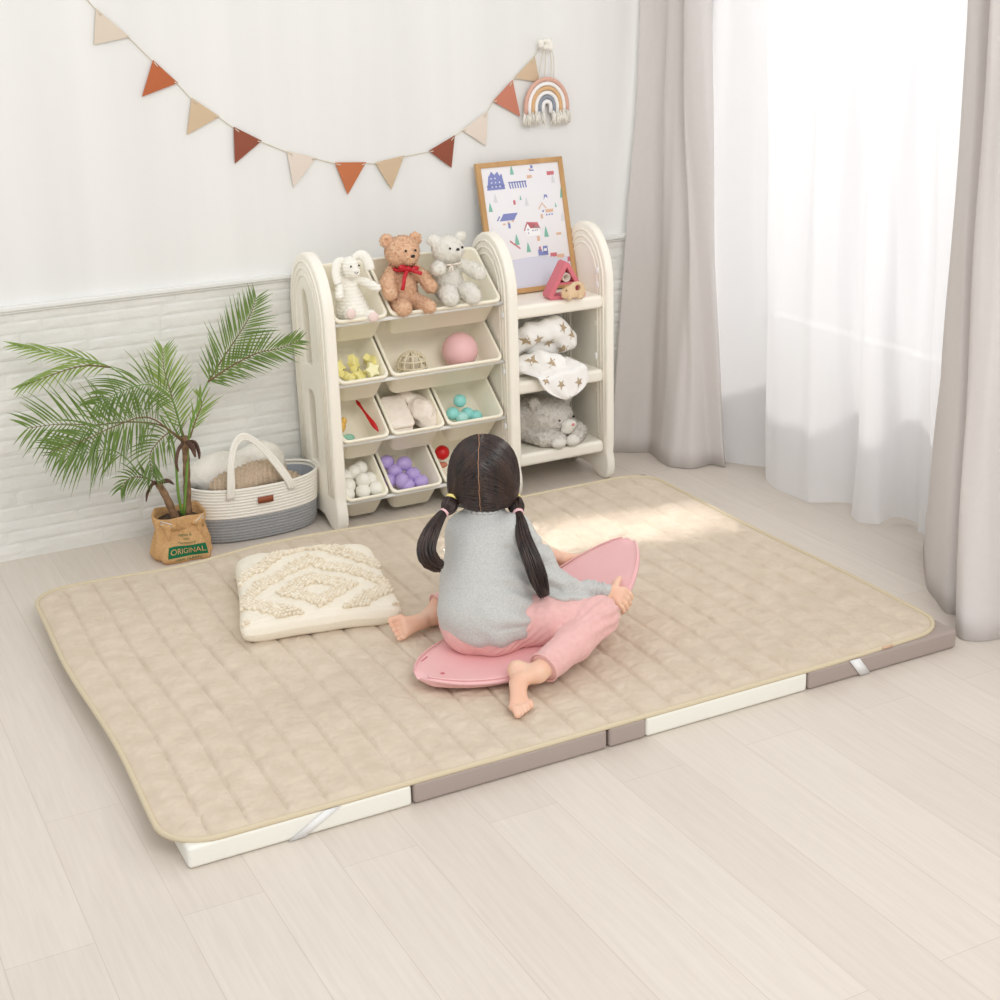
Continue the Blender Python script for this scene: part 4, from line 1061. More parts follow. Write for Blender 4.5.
def on_sack(x, z, lift=.0015):      # wrap flat print onto the front of the sack; x in metres along the front
    t = -PI/2-.02+x/.078; r = sackr(t, z)+lift
    return Vector((PXc+r*math.cos(t), PYc+r*math.sin(t)*.92, z))
def wrap_text(body, size, x, z, m, lift, name, sx=1.0):
    v, f = text_mesh(body, size)
    b = MB(); b.add([on_sack(x+p[0]*sx, z+p[1], lift) for p in v], f); return b.make(name, m, pm, smooth=False, fix=False)
b = MB(); b.grid([[on_sack(-.048+.092*i/40, z, .0012) for i in range(41)] for z in np.linspace(.020, .052, 9)]); bandp = b.make('print_band', M['burlap_green'], pm, smooth=False)
wrap_text('ORIGINAL', .023, -.002, .036, M['burlap'], .0026, 'band_lettering', .80)
def small_line(x0, x1, z, h, name):
    b = MB(); x = x0; rn_ = random.Random(int(z*1000))
    while x < x1:
        w = rn_.uniform(.0022, .0042)
        if rn_.random() < .82: b.grid([[on_sack(x, z, .0016), on_sack(x+w, z, .0016)], [on_sack(x, z+h, .0016), on_sack(x+w, z+h, .0016)]])
        x += w+.0018
    return b.make(name, M['burlap_green'], pm, smooth=False)
wrap_text('NEW B', .010, -.004, .083, M['burlap_green'], .0018, 'print_line', 1.2)
wrap_text('100%', .008, -.002, .072, M['burlap_green'], .0018, 'print_line')
wrap_text('The Natural', .009, -.002, .060, M['burlap_green'], .0018, 'print_line', 1.1)
wrap_text('100% CLEAN', .011, -.002, .0115, M['burlap_green'], .0018, 'print_line', 1.1)
PL = {
'stemAB': [(1.017, 4.08, .12), (1.043, 4.09, .255), (1.066, 4.1, .372), (1.101, 4.1, .451), (1.134, 4.1, .507)],
'A': [(1.134, 4.1, 0.507), (1.187, 4.12, 0.561), (1.25, 4.15, 0.618), (1.301, 4.18, 0.666), (1.331, 4.2, 0.713)],
'B': [(1.134, 4.1, 0.507), (1.203, 4.08, 0.549), (1.275, 4.05, 0.584), (1.336, 4.03, 0.594), (1.396, 4.02, 0.612)],
'C': [(1.04, 4.09, 0.348), (0.969, 4.05, 0.415), (0.869, 4.0, 0.453), (0.772, 3.97, 0.468), (0.676, 3.95, 0.491), (0.589, 3.93, 0.499)],
'D': [(1.04, 4.09, 0.342), (0.931, 4.0, 0.455), (0.825, 3.93, 0.469), (0.727, 3.9, 0.451), (0.629, 3.88, 0.439)],
'E1': [(1.035, 4.1, 0.352), (0.992, 4.12, 0.454), (0.936, 4.14, 0.512), (0.869, 4.15, 0.578), (0.79, 4.16, 0.614), (0.699, 4.17, 0.642), (0.62, 4.18, 0.67)],
'E2': [(0.869, 4.15, 0.578), (0.794, 4.12, 0.599), (0.717, 4.08, 0.601), (0.596, 4.05, 0.581)],
'F': [(1.049, 4.1, 0.344), (1.038, 4.12, 0.417), (1.033, 4.15, 0.486), (1.029, 4.18, 0.546), (1.037, 4.2, 0.595)],
'G': [(1.043, 4.1, 0.351), (1.011, 4.05, 0.483), (0.946, 4.02, 0.544), (0.871, 4.0, 0.545), (0.78, 3.98, 0.521)],
'H': [(0.954, 4.09, 0.228), (0.892, 4.03, 0.287), (0.856, 4.0, 0.344), (0.809, 3.97, 0.389), (0.742, 3.93, 0.406), (0.656, 3.9, 0.412)],
'I': [(0.954, 4.09, 0.228), (0.905, 4.03, 0.273), (0.856, 4.0, 0.29), (0.82, 3.98, 0.267)],
'J': [(1.042, 4.1, 0.339), (1.003, 4.06, 0.386), (0.959, 4.03, 0.377), (0.922, 4.01, 0.345), (0.919, 4.0, 0.288)],
'K': [(1.064, 4.1, 0.348), (1.092, 4.12, 0.393), (1.12, 4.14, 0.43), (1.117, 4.15, 0.458)],
'stalk1': [(1.012, 4.08, 0.124), (1.005, 4.07, 0.206), (1.007, 4.07, 0.283), (1.001, 4.06, 0.363), (0.967, 4.03, 0.45)]}
for nm, pts, rr, m in (('trunk', [(1.032, 4.09, .11), (1.042, 4.1, .222), (1.047, 4.1, .298), (1.046, 4.1, .355)], [.0125, .011, .0105, .012], 'trunk'), ('trunk', [(.994, 4.08, .11), (.972, 4.08, .185), (.954, 4.09, .232)], [.0125, .011, .010], 'trunk'),
                       ('stalk', PL['stemAB'], [.0045, .004, .0035, .003, .0025], 'stalk'), ('stalk', PL['stalk1'], [.0045, .004, .0035, .003, .002], 'stalk')):
    c_ = catmull(pts, 5); b = MB(); n_ = len(c_)
    b.tube(c_, [float(np.interp(i/(n_-1), np.linspace(0, 1, len(rr)), rr))*(1+(.08*math.sin(i*2.2) if m == 'trunk' else 0)) for i in range(n_)], 8); b.make(nm, M[m], pm)
def frond(name, pts, ln, start, m, seed, step=.0105, droop=.35, ang=.75, wid=.0025, stem=.0028):
    rn = random.Random(seed); c = catmull(pts, 24); D = [0]
    for i in range(1, len(c)): D.append(D[-1]+(c[i]-c[i-1]).length)
    T = D[-1]; fo = thing_part(name)
    b = MB(); b.tube(c[::4]+[c[-1]], [stem*(1-.7*min(1, D[min(i*4, len(D)-1)]/T)) for i in range(len(c[::4])+1)], 6); ra = b.make('rachis', M['stalk' if start > .3 else 'rachis']); ra.parent = fo; 
    b = MB(); d = start*T; i = 0; k = 0
    while d < T:
        while D[i+1] < d and i < len(D)-2: i += 1
        p = c[i].lerp(c[i+1], (d-D[i])/max(1e-6, D[i+1]-D[i])); t = (c[min(i+3, len(c)-1)]-c[max(i-3, 0)]).normalized()
        f = (d-start*T)/(T-start*T+1e-6)
        # mostly in a plane facing the room, tilted a little
        nrm = (Vector((0, -1, 0))+Vector((0, 0, .35))); nrm = (nrm-t*nrm.dot(t)).normalized(); sd = t.cross(nrm)
        L_ = 1.12*ln*(math.sin(PI*(.18+.74*f))**.7)*rn.uniform(.85, 1.1)
        for sg in (-1, 1):
            a = ang*(1.15-.55*f)*rn.uniform(.88, 1.12)
            dr = (t*math.cos(a)+sd*sg*math.sin(a)+nrm*rn.uniform(-.05, .38)).normalized()
            q = [p]; cur = dr.copy()
            for s_ in range(5):
                q.append(q[-1]+cur*L_/5); cur = (cur+Vector((0, -.02, -droop*.22))).normalized()
            w = [wid*.35, wid, wid*1.05, wid*.8, wid*.45, .0002]
            e = cur.cross(nrm); vs = []
            for s_ in range(6):
                tt = (q[min(s_+1, 5)]-q[max(s_-1, 0)]).normalized(); side = tt.cross(nrm).normalized()
                vs += [q[s_]-side*w[s_]+nrm*w[s_]*.35, q[s_], q[s_]+side*w[s_]+nrm*w[s_]*.35]
            b.add(vs, [(3*s_+o_, 3*s_+o_+1, 3*s_+o_+4, 3*s_+o_+3) for s_ in range(5) for o_ in (0, 1)])
        d += step; k += 1
    o = b.make('leaflets', M[m], fix=False); o.parent = fo; o['kind'] = 'stuff'
def thing_part(name):
    e = bpy.data.objects.new(name, None); e.empty_display_size = .02; COL.objects.link(e); reparent(e, pm); return e
frond('frond', PL['A'], .105, .02, 'leaf', 1, .0095, .1, .95); frond('frond', PL['B'], .085, .02, 'leaf', 2, .0095, .1, .8)
frond('frond', PL['C'], .150, .30, 'leaf', 3, .012, .30, 1.0); frond('frond', PL['D'], .135, .28, 'leaf', 4, .012, .5, .95)
frond('frond', PL['E1'], .075, .58, 'leaf_light', 5, .019, .4, .35); frond('frond', PL['E2'], .080, .05, 'leaf_light', 6, .019, .5, .35)
frond('frond', PL['F'], .095, .15, 'leaf_light', 7, .010, .25, .8); frond('frond', PL['G'], .115, .34, 'leaf', 8, .010, .7, .9)
frond('frond', PL['H'], .125, .50, 'leaf', 9, .0115, .6, .9); frond('frond', PL['I'], .075, .15, 'leaf', 10, .010, .6, .7)
frond('frond', PL['J'], .095, .15, 'leaf', 11, .0095, .6, .85); frond('frond', PL['K'], .07, .2, 'leaf_light', 12, .012, .1, .5)
for pts in ([(1.050, 4.085, .340), (1.066, 4.06, .345), (1.074, 4.055, .315), (1.072, 4.05, .295)], [(1.040, 4.085, .340), (1.015, 4.05, .335), (1.003, 4.045, .300), (1.006, 4.045, .27)], [(.955, 4.085, .235), (.930, 4.055, .243), (.912, 4.05, .220), (.905, 4.05, .195)], [(1.048, 4.08, .345), (1.055, 4.05, .335), (1.060, 4.045, .305)], [(.958, 4.08, .235), (.975, 4.055, .245), (.990, 4.05, .232)]):
    c_ = catmull(pts, 4); b = MB(); n_ = len(c_); b.tube(c_, [.003+.006*math.sin(PI*min(1, (i+1)/n_)) for i in range(n_)], 7, flat=.35, up=(0, 1, 0)); b.make('dried_leaf', M['dry'], pm)

# ================================================================ BALANCE BOARD
bd = thing('balance_board', 'pink curved balance board with upturned ends under the girl', 'toy', (1.5, 2.87, .06))
bu = Vector((.985, .172, 0)); bv = Vector((-.172, .985, 0)); bO = Vector((1.194, 2.803, 0)); BL = .658
def bz(s): return .088+(.182*((s-.25)/.75)**2 if s > .25 else .012*((.25-s)/.25)**2)
def bhw(s): return max(.002, .155*max(0, (1-abs(2*s-1)**2.6))**.62)
def bpt(s, t, dz=0):
    p = bO+bu*BL*s+bv*t; e = t/max(bhw(s), .01)
    return Vector((p.x, p.y, bz(s)+.006*e*e+dz))
NS, NT = 60, 20
top, bot = [], []
for i in range(NS+1):
    s_ = .5-.5*math.cos(PI*i/NS); w = bhw(s_); ta = []; ba = []
    for j in range(NT+1):
        t = -1+2*j/NT; e = max(0, 1-(abs(t))**6)**.5; ee = min(1, min(s_, 1-s_)/.03)
        ta.append(bpt(s_, w*t, -.010*(1-e*ee))); ba.append(bpt(s_, w*t*.985, -.010-.014*e*ee))
    top.append(ta); bot.append(ba)
b = MB(); b.grid(top); n0 = len(b.v); b.grid(bot)
def tid(i, j): return i*(NT+1)+j
for i in range(NS):
    b.f.append((tid(i, 0), tid(i+1, 0), n0+tid(i+1, 0), n0+tid(i, 0))); b.f.append((tid(i, NT), n0+tid(i, NT), n0+tid(i+1, NT), tid(i+1, NT)))
for j in range(NT):
    b.f.append((tid(0, j), n0+tid(0, j), n0+tid(0, j+1), tid(0, j+1))); b.f.append((tid(NS, j), tid(NS, j+1), n0+tid(NS, j+1), n0+tid(NS, j)))
b.make('deck', M['board'], bd)
b = MB(); b.tube([bpt(.5-.5*math.cos(PI*i/60), sg*(bhw(.5-.5*math.cos(PI*i/60))-.010), .0005) for sg in (1,) for i in range(5, 56)], .0018, 6); b.make('rim_line', M['board'], bd)
b = MB(); b.tube([bpt(.5-.5*math.cos(PI*i/60), -(bhw(.5-.5*math.cos(PI*i/60))-.010), .0005) for i in range(5, 56)], .0018, 6); b.make('rim_line', M['board'], bd)
for s_, t_ in ((.80, -.005), (.085, -.02)):
    b = MB(); b.ell(bpt(s_, t_, .0008), (.0055, .0055, .0018), nu=12, nv=6); b.make('dot_mark', M['board_mark'], bd)
for (s0, t0, s1, t1) in ((.66, -.012, .745, -.008), (.68, .075, .78, .055), (.08, .06, .12, .075)):
    b = MB(); b.tube([bpt(s0+(s1-s0)*k/6, t0+(t1-t0)*k/6, .0003) for k in range(7)], .0011, 5); b.make('groove_mark', M['board_mark'], bd)

# ================================================================ GIRL
gl = thing('person', 'small child with two dark pigtails, grey top and pink leggings sitting on the pink board', 'person', (1.40, 2.90, .09))
V3 = Vector
face = V3((.53, .845, -.06)).normalized()        # where the head looks
torso_f = V3((.62, .785, 0)).normalized(); torso_r = V3((.785, -.62, 0))
HC = V3((1.476, 2.998, .480))
hr = face.cross(V3((0, 0, 1))).normalized(); hu = hr.cross(face).normalized()
HR = np.array([[hr[i], face[i], hu[i]] for i in range(3)])       # columns: right, forward, up
def H(x, y, z): return HC+hr*x+face*y+hu*z
pel = V3((1.412, 2.885, .162)); chest = V3((1.448, 2.945, .318)); neckb = V3((1.463, 2.972, .400))
rsh = chest+torso_r*.066+V3((0, 0, .034)); lsh = chest-torso_r*.050+torso_f*.02+V3((0, 0, .030))
rel = V3((1.588, 2.800, .206)); rwr = V3((1.674, 2.780, .196)); rhd = V3((1.700, 2.778, .192))
lel = V3((1.535, 3.110, .240)); lwr = V3((1.672, 3.058, .212)); lhd = V3((1.705, 3.036, .203))
rhip = pel+torso_r*.048+V3((0, 0, -.012)); lhip = pel-torso_r*.048+V3((0, 0, -.012))
rkn = V3((1.640, 2.742, .168)); ran = V3((1.430, 2.655, .112))
lkn = V3((1.600, 3.165, .125)); lan = V3((1.412, 3.140, .098))
g = SDF((1.20, 2.52, .045), (1.80, 3.25, .60), .0026)
# trunk, hidden under the clothes, keeps the body in one piece
g.cone(pel, .066, chest, .062, k=.03); g.cone(chest+V3((0, 0, .02)), .055, neckb, .034, k=.02)
g.cone(neckb, .030, H(0, -.012, -.055), .030, k=.012)
for a, b_, c, r in ((rsh, rel, rwr, 1), (lsh, lel, lwr, 1)):
    g.chain([a, b_, c], [.028, .020, .0150], .01)
g.chain([rhip, rkn, ran], [.060, .040, .0235], .012); g.chain([lhip, lkn, lan], [.060, .040, .0235], .012)
# head
g.ell(H(0, -.008, .012), (.070, .082, .080), HR, .01); g.ell(H(0, .020, -.030), (.056, .056, .050), HR, .015)
g.ell(H(0, .060, -.058), (.022, .018, .018), HR, .012)
for sx in (-1, 1):
    g.ell(H(sx*.038, .042, -.030), (.026, .026, .024), HR, .012)
    g.ell(H(sx*.073, .000, -.018), (.008, .014, .021), HR, .004)
    g.ell(H(sx*.028, .074, -.004), (.014, .008, .008), HR, .006, 's')
g.ell(H(0, .082, -.022), (.010, .012, .009), HR, .006); g.cone(H(0, .074, .002), .006, H(0, .084, -.018), .007, .006)
g.ell(H(0, .074, -.045), (.015, .008, .0055), HR, .004)
g.cone(H(-.013, .083, -.045), .0012, H(.013, .083, -.045), .0012, .001, 's')
# feet
def foot(an, heel, ball, toe_dir, side, up, wide):
    """toes fan out from the ball along toe_dir; side = towards the big toe"""
    g.cone(an, .0205, heel, .0195, .012)
    g.cone(heel, .0195, heel.lerp(ball, .5)+up*.002, .0165, .012); g.cone(an, .018, heel.lerp(ball, .45)+up*.010, .015, .012)
    for k in (-1, 0, 1):
        g.cone(heel.lerp(ball, .45), .0155, ball+side*k*wide, .0120, .010)
    for k in range(5):
        o = (2-k)/2; r = (.0088, .0062, .0060, .0056, .0054)[k]; L_ = (.024, .024, .021, .018, .014)[k]
        p0 = ball+side*o*wide*1.75+toe_dir*.006; p1 = p0+toe_dir*L_*.6+up*.002; p2 = p0+toe_dir*(L_+.004)-up*.004
        g.chain([p0, p1, p2], [r*1.05, r, r*1.02], .0035)
heelR = V3((1.392, 2.690, .112)); ballR = V3((1.350, 2.604, .078))
dR = (ballR-heelR).normalized()
foot(ran+V3((-.008, .004, -.004)), heelR, ballR, V3((.02, -.98, -.10)).normalized(), V3((-.95, -.20, .05)).normalized(), V3((.35, -.35, .86)).normalized(), .013)
heelL = V3((1.378, 3.108, .085)); ballL = V3((1.288, 3.085, .088))
foot(lan+V3((-.006, 0, 0)), heelL, ballL, V3((-.96, .10, -.10)).normalized(), V3((.05, .50, .86)).normalized(), V3((-.1, .85, -.45)).normalized(), .014)
# hands: palm slab, four fingers curled over the board edge, thumb off the side
def hand(wr, palm, fdir, pnorm, side, thumb_dir, curl, r=.0066):
    g.cone(wr, .0165, palm-fdir*.012, .0150, .010)
    for k in (-1.5, -.5, .5, 1.5):
        g.cone(palm-fdir*.014, .0125, palm+side*k*.0112+fdir*.010, .0102, .006)
    for k, L_ in zip((-1.5, -.5, .5, 1.5), (.023, .026, .0255, .021)):
        p0 = palm+side*k*.0140+fdir*.014; d1 = (fdir*.9+pnorm*curl*.55+side*k*.05).normalized(); p1 = p0+d1*L_*.62
        d2 = (fdir*.45+pnorm*curl*1.0).normalized(); p2 = p1+d2*L_*.6; d3 = (fdir*-.10+pnorm*curl*1.0).normalized(); p3 = p2+d3*L_*.5
        g.chain([p0, p1, p2, p3], [r, r*.95, r*.88, r*.80], .0022)
    t0 = palm-fdir*.010+side*-1.2*.011; t1 = t0+thumb_dir*.020; t2 = t1+(thumb_dir+fdir*.25).normalized()*.018
    g.chain([t0, t1, t2], [.0100, .0084, .0072], .004)
# right hand: on top of the near edge, fingers over the rim, thumb along the deck
rf_ = V3((.62, -.70, -.35)).normalized(); rs_ = V3((-.75, -.45, -.48)).normalized(); rp_ = rf_.cross(rs_).normalized(); rp_ = rp_ if rp_.z < 0 else -rp_
hand(rwr, rhd+V3((.012, .002, .002)), rf_, rp_, rs_, V3((.62, .70, .30)).normalized(), .85)
# left hand: on the far edge, thumb visible on the deck pointing right
hand(lwr, lhd+V3((.014, .006, -.006)), V3((.66, .62, -.25)).normalized(), V3((0, -.05, -1)), V3((-.72, .66, -.05)).normalized(), V3((.93, -.22, .04)).normalized(), 1.0)
body = g.make('body', M['skin'], gl)
for sx in (-1, 1):
    b = MB(); b.ell(H(sx*.028, .068, -.004), (.0105, .006, .0075), Matrix(HR.tolist()), 12, 8); e_ = b.make('eye', M['black'], gl)
# nails (thumbs)
# ---- leggings
g = SDF((1.24, 2.56, .06), (1.80, 3.30, .34), .0034)
g.ell(pel+V3((0, 0, -.010)), (.102, .088, .072), np.array([[torso_r[i], torso_f[i], (0, 0, 1)[i]] for i in range(3)]), .02)
g.ell(pel-torso_f*.022+torso_r*.036+V3((0, 0, -.026)), (.060, .060, .052), None, .02); g.ell(pel-torso_f*.022-torso_r*.036+V3((0, 0, -.026)), (.060, .060, .052), None, .02)
g.cone(pel, .080, pel.lerp(chest, .35), .072, .03)
g.chain([rhip+torso_f*.01, rhip.lerp(rkn, .5)+V3((0, 0, .004)), rkn], [.069, .060, .047], .012)
g.chain([lhip+torso_f*.01, lhip.lerp(lkn, .5), lkn], [.069, .058, .046], .012)
g.chain([rkn, rkn.lerp(ran, .45)+V3((0, 0, -.008)), rkn.lerp(ran, .97)], [.046, .043, .034], .010)
g.chain([lkn, lkn.lerp(lan, .45), lkn.lerp(lan, 1.12)], [.045, .040, .032], .010)
dr_ = (ran-rkn).normalized(); g.plane_cut(rkn.lerp(ran, .93), dr_, ran-V3((.07, .07, .07)), ran+V3((.075, .07, .07)))
dl_ = (lan-lkn).normalized(); g.plane_cut(lkn.lerp(lan, 1.06), dl_, lan-V3((.07, .07, .07)), lan+V3((.05, .07, .07)))
def pant_wr(co, n):
    d = 0
    k = (co-rkn).length
    a = math.atan2(co.z-rkn.z, (co-rkn).dot(V3((.3, -.9, 0)).normalized()))
    if k < .12: d += .0034*math.exp(-(k/.07)**2)*math.sin(a*11+k*30)*min(1, k/.03)
    k2 = (co-(rhip+V3((.0, -.03, .02)))).length
    if k2 < .11: d += .0042*math.exp(-(k2/.06)**2)*math.sin((co.x*.9-co.z*.7)*330+2*noise.noise(co*14))
    return d+.0030*noise.noise(co*22)+.0008*noise.noise(co*80)
lg = g.make('leggings', M['pants'], gl, pant_wr)
for p_, d_, r_ in ((rkn.lerp(ran, .925), dr_, .0365), (lkn.lerp(lan, 1.055), dl_, .033)):
    o1 = d_.orthogonal().normalized(); o2 = d_.cross(o1); b = MB(); b.tube([p_+(o1*math.cos(2*PI*k/28)+o2*math.sin(2*PI*k/28))*r_ for k in range(28)], .0028, 6, closed=True)
    o = b.make('hem', M['pants']); reparent(o, gl)
# ---- top
g = SDF((1.22, 2.70, .11), (1.78, 3.22, .47), .0034)
TR = np.array([[torso_r[i], torso_f[i], (0, 0, 1)[i]] for i in range(3)])
low = pel+V3((-.004, -.004, .020)); mid = pel.lerp(chest, .5)
g.ell(low, (.112, .097, .084), TR, .03); g.ell(low+torso_r*.035-V3((0, 0, .01)), (.080, .093, .068), TR, .03); g.ell(mid, (.112, .088, .095), TR, .03); g.ell(chest+V3((0, 0, -.010)), (.096, .074, .080), TR, .03)
g.cone(rsh, .046, lsh, .046, .03); g.cone(neckb+V3((0, 0, -.02)), .052, neckb+V3((0, 0, .006)), .044, .02)
g.chain([rsh, rsh.lerp(rel, .6)+V3((0, .004, -.010)), rel+V3((-.006, 0, -.006))], [.044, .044, .040], .02)
g.cone(rsh.lerp(rel, .3)+V3((0, 0, -.03)), .040, rel.lerp(rwr, .1)+V3((-.01, .01, -.012)), .034, .03)
g.chain([rel+V3((-.006, 0, -.006)), rel.lerp(rwr, .5), rwr-(rwr-rel).normalized()*.004], [.040, .031, .024], .012)
g.chain([lsh, lsh.lerp(lel, .6)+V3((0, 0, -.008)), lel], [.045, .043, .038], .015)
g.chain([lel, lel.lerp(lwr, .5), lwr-(lwr-lel).normalized()*.008], [.038, .030, .022], .012)
g.plane_cut(neckb+V3((0, 0, .010))-torso_f*.02, V3((-.25*torso_f.x, -.25*torso_f.y, 1)), neckb-V3((.08, .08, .03)), neckb+V3((.08, .08, .08)))
g.plane_cut(pel+V3((0, 0, -.024)), V3((0, 0, -1))+torso_f*.30-torso_r*.06, pel-V3((.15, .15, .1)), pel+V3((.125, .14, .03)))
def shirt_wr(co, n):
    t = (co-chest).dot(torso_r); h = co.z
    d = .0035*noise.noise(V3((co.x*14, co.y*14, co.z*9)))
    low_ = max(0, min(1, (.24-h)/.12)); side_ = max(0, t)/.11
    d += .0050*low_*math.sin((co.x-co.y)*60+h*26+2*noise.noise(co*8))*(.4+.6*side_)
    d += .0042*side_*math.sin(h*150+co.x*60+3*noise.noise(co*12))*(1 if .17 < h < .34 else .3)
    k = (co-rel).length
    if k < .12: d += .004*math.exp(-(k/.06)**2)*math.sin((co.x*.8+co.z*.6)*230)
    k = (co-rwr).length
    if k < .05: d += .0035*math.sin((co-rwr).dot((rel-rwr).normalized())*520)
    if abs(h-(pel.z-.020)) < .02 and (co-pel).length < .15: d += .0035*(1-abs(h-(pel.z-.020))/.02)
    return d
tp = g.make('long_sleeved_top', M['shirt'], gl, shirt_wr)
def frill(c_, n_, r1, r2, name, mt_, amp=.003, fr=14):
    """small gathered edge around an opening"""
    o1 = torso_r if abs(n_.dot(torso_r)) < .5 else n_.orthogonal(); o1 = (o1-n_*o1.dot(n_)).normalized(); o2 = n_.cross(o1)
    b = MB(); R_ = []
    for k in range(3):
        R_.append([c_+(o1*math.cos(2*PI*j/96)*r1+o2*math.sin(2*PI*j/96)*r2)*(1-.05*k)+n_*(k*.0035+amp*math.sin(j*2*PI/96*fr)*k/2)+(o1*math.cos(2*PI*j/96)+o2*math.sin(2*PI*j/96))*amp*.6*math.sin(j*2*PI/96*fr+1) for j in range(96)])
    b.loops(R_, False, False); o = b.make(name, mt_); q = o.modifiers.new('s', 'SOLIDIFY'); q.thickness = .0022; q.offset = 0; reparent(o, gl)
frill(neckb+V3((0, 0, .009))-torso_f*.004, V3((-.15*torso_f.x, -.15*torso_f.y, 1)).normalized(), .050, .045, 'neck_frill', M['shirt'], fr=22)
frill(rwr+(rwr-rel).normalized()*-.002, (rwr-rel).normalized(), .0225, .0225, 'cuff_frill', M['shirt'], .003, 12)
frill(lwr+(lwr-lel).normalized()*-.004, (lwr-lel).normalized(), .0225, .0225, 'cuff_frill', M['shirt'], .003, 12)
# ---- hair
g = SDF(HC-V3((.12, .12, .13)), HC+V3((.12, .12, .12)), .003)
g.ell(H(0, -.012, .012), (.081, .090, .084), HR, .01)
g.ell(H(0, -.035, -.030), (.072, .058, .058), HR, .02)
for sx in (-1, 1): g.ell(H(sx*.062, -.020, -.030), (.020, .040, .046), HR, .02)
g.plane_cut(H(0, .040, -.012), face*.94-hu*.55, HC-V3((.13, .13, .14)), HC+V3((.13, .13, .06)))
g.plane_cut(H(0, -.05, -.075), -hu*1.0-face*.0, HC-V3((.13, .13, .14)), HC+V3((.13, .13, -.03)))
hair = g.make('hair', M['hair'], gl, None)
from mathutils.bvhtree import BVHTree
bmh = bmesh.new(); bmh.from_mesh(hair.data); hb = BVHTree.FromBMesh(bmh)
def onhead(p, lift=.001):
    d = (p-HC).normalized(); h = hb.ray_cast(HC+d*.25, -d)
    return h[0]+d*lift if h[0] is not None else p
rn = random.Random(21)
roots = {-1: V3((1.390, 2.985, .443)), 1: V3((1.531, 2.948, .430))}
b = MB()
for sx in (-1, 1):
    root = roots[sx]
    for k in range(440):
        th = -0.55+4.0*rn.random()                   # start along the parting, from the forehead over the crown to the nape
        st0 = HC+(face*math.cos(th+.5)+hu*math.sin(th+.5))*.1+hr*sx*rn.uniform(.001, .012)
        a = (st0-HC).normalized(); c = (root-HC).normalized(); om = math.acos(max(-1, min(1, a.dot(c)))); pts = []
        j0 = rn.uniform(0, .25) if rn.random() < .4 else 0
        for i in range(13):
            t = j0+(1-j0)*i/12; d = (a*math.sin((1-t)*om)+c*math.sin(t*om))/math.sin(om)
            d = (d+hu*.10*math.sin(PI*t)*(1 if th > 1.3 else .2)).normalized()
            pts.append(onhead(HC+d*.1, rn.uniform(.0003, .0022)*math.sin(PI*min(1, t*1.02)*.9+.1)+.0002))
        pts[-1] = root+V3((rn.uniform(-.004, .004), rn.uniform(-.004, .004), rn.uniform(-.004, .004)))
        b.tube(pts, [.0007]+[.0014]*11+[.0010], 4, cap=False)
hs = b.make('hair_strands', M['hair'], fix=False); hs['kind'] = 'stuff'; reparent(hs, gl)
b = MB(); pth = []
for i in range(30):
    th = .75+2.35*i/21; d = (face*math.cos(th)+hu*math.sin(th)+hr*(float(np.interp(i, [0, 4, 8, 12, 21], [.10, .05, -.10, -.04, -.02]))+.008*math.sin(i*2.1))).normalized(); pth.append(onhead(HC+d*.1, .0012))
b.tube(pth, [.0016]*9+[.0009]*(len(pth)-9), 6, flat=.4); pr_ = b.make('parting', M['scalp']); reparent(pr_, gl)
bmh.free()
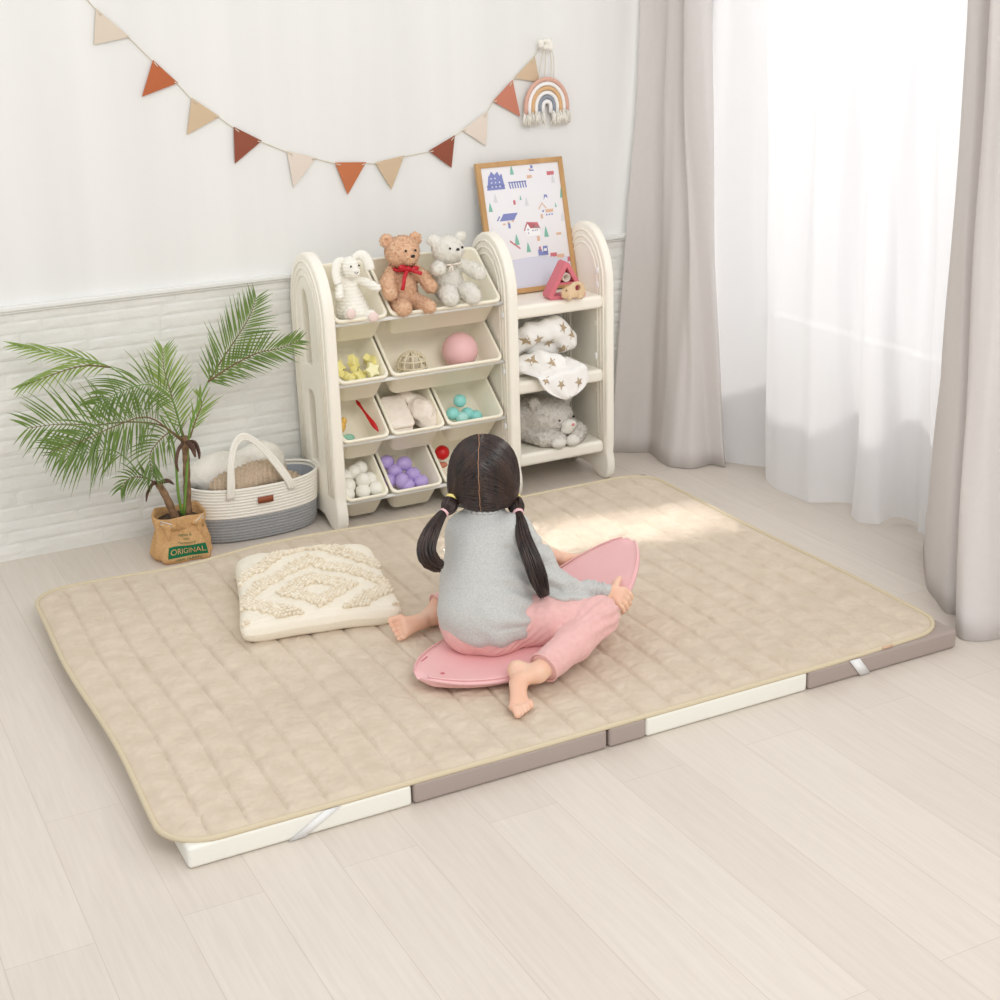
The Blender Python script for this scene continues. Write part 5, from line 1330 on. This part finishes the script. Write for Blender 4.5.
def pigtail(sx, pts, ties):
    name_pts = catmull(pts, 6); n_ = len(name_pts)
    L_ = [0]
    for i in range(1, n_): L_.append(L_[-1]+(name_pts[i]-name_pts[i-1]).length)
    T = L_[-1]; t1 = ties
    def rad(f):
        if f < t1: return .0085+.0105*math.sin(PI*f/t1)**.8
        g_ = (f-t1)/(1-t1); return (.0080+.014*math.sin(PI*min(1, g_*1.15)*.62)**.9)*(1 if g_ < .8 else 1-(g_-.8)*2.0)
    b = MB(); b.tube(name_pts, [rad(L_[i]/T)*.82 for i in range(n_)], 12)
    rn = random.Random(sx+9)
    for k in range(170):
        a = rn.uniform(0, 2*PI); q = rn.uniform(.72, 1.02); ln_ = rn.uniform(.86, 1.03); pts2 = []; tw = rn.uniform(-.4, .4)
        for i in range(n_):
            f = L_[i]/T
            if f > ln_: break
            t = (name_pts[min(i+1, n_-1)]-name_pts[max(i-1, 0)]).normalized(); o1 = (V3((1, 0, 0))-t*t.x).normalized(); o2 = t.cross(o1)
            pts2.append(name_pts[i]+(o1*math.cos(a+tw*f)+o2*math.sin(a+tw*f))*rad(f)*q+V3((0, 0, -.006*rn.random()*f*f)))
        b.tube(pts2, [.0016]*(len(pts2)-2)+[.0009, .0003], 4, cap=False)
    o = b.make('pigtail', M['hair'], fix=False); reparent(o, gl)
    for f, m, lb in ((.0, 'yellow_tie', 'pale yellow hair tie'), (t1, 'pink_tie', 'pale pink hair tie')):
        i = min(range(n_), key=lambda q: abs(L_[q]/T-f)); i = max(i, 1)
        t = (name_pts[min(i+1, n_-1)]-name_pts[i-1]).normalized(); o1 = t.orthogonal().normalized(); o2 = t.cross(o1); r = rad(L_[i]/T)+.0012
        b = MB()
        for dd in (-.0025, 0, .0025): b.tube([name_pts[i]+t*dd+(o1*math.cos(2*PI*k/20)+o2*math.sin(2*PI*k/20))*r for k in range(20)], .0022, 6, closed=True)
        h_ = b.make('hair_tie', M[m]); h_.parent = o; h_.matrix_parent_inverse = Matrix.Identity(4); h_['label'] = lb
        h_.matrix_parent_inverse = o.matrix_parent_inverse.inverted() @ Matrix.Identity(4) if False else Matrix.Translation(gl.location*-1).inverted() @ Matrix.Translation(gl.location*-1)
pigtail(1, [roots[1]+V3((-.003, 0, -.002)), V3((1.520, 2.916, .405)), V3((1.508, 2.876, .390)), V3((1.494, 2.833, .361)), V3((1.497, 2.800, .318)), V3((1.503, 2.782, .277)), V3((1.511, 2.768, .239))], .20)
pigtail(-1, [roots[-1]+V3((-.003, 0, -.002)), V3((1.366, 2.972, .421)), V3((1.341, 2.962, .407)), V3((1.312, 2.948, .384)), V3((1.291, 2.936, .356)), V3((1.287, 2.926, .334)), V3((1.300, 2.920, .315)), V3((1.318, 2.915, .303))], .22)
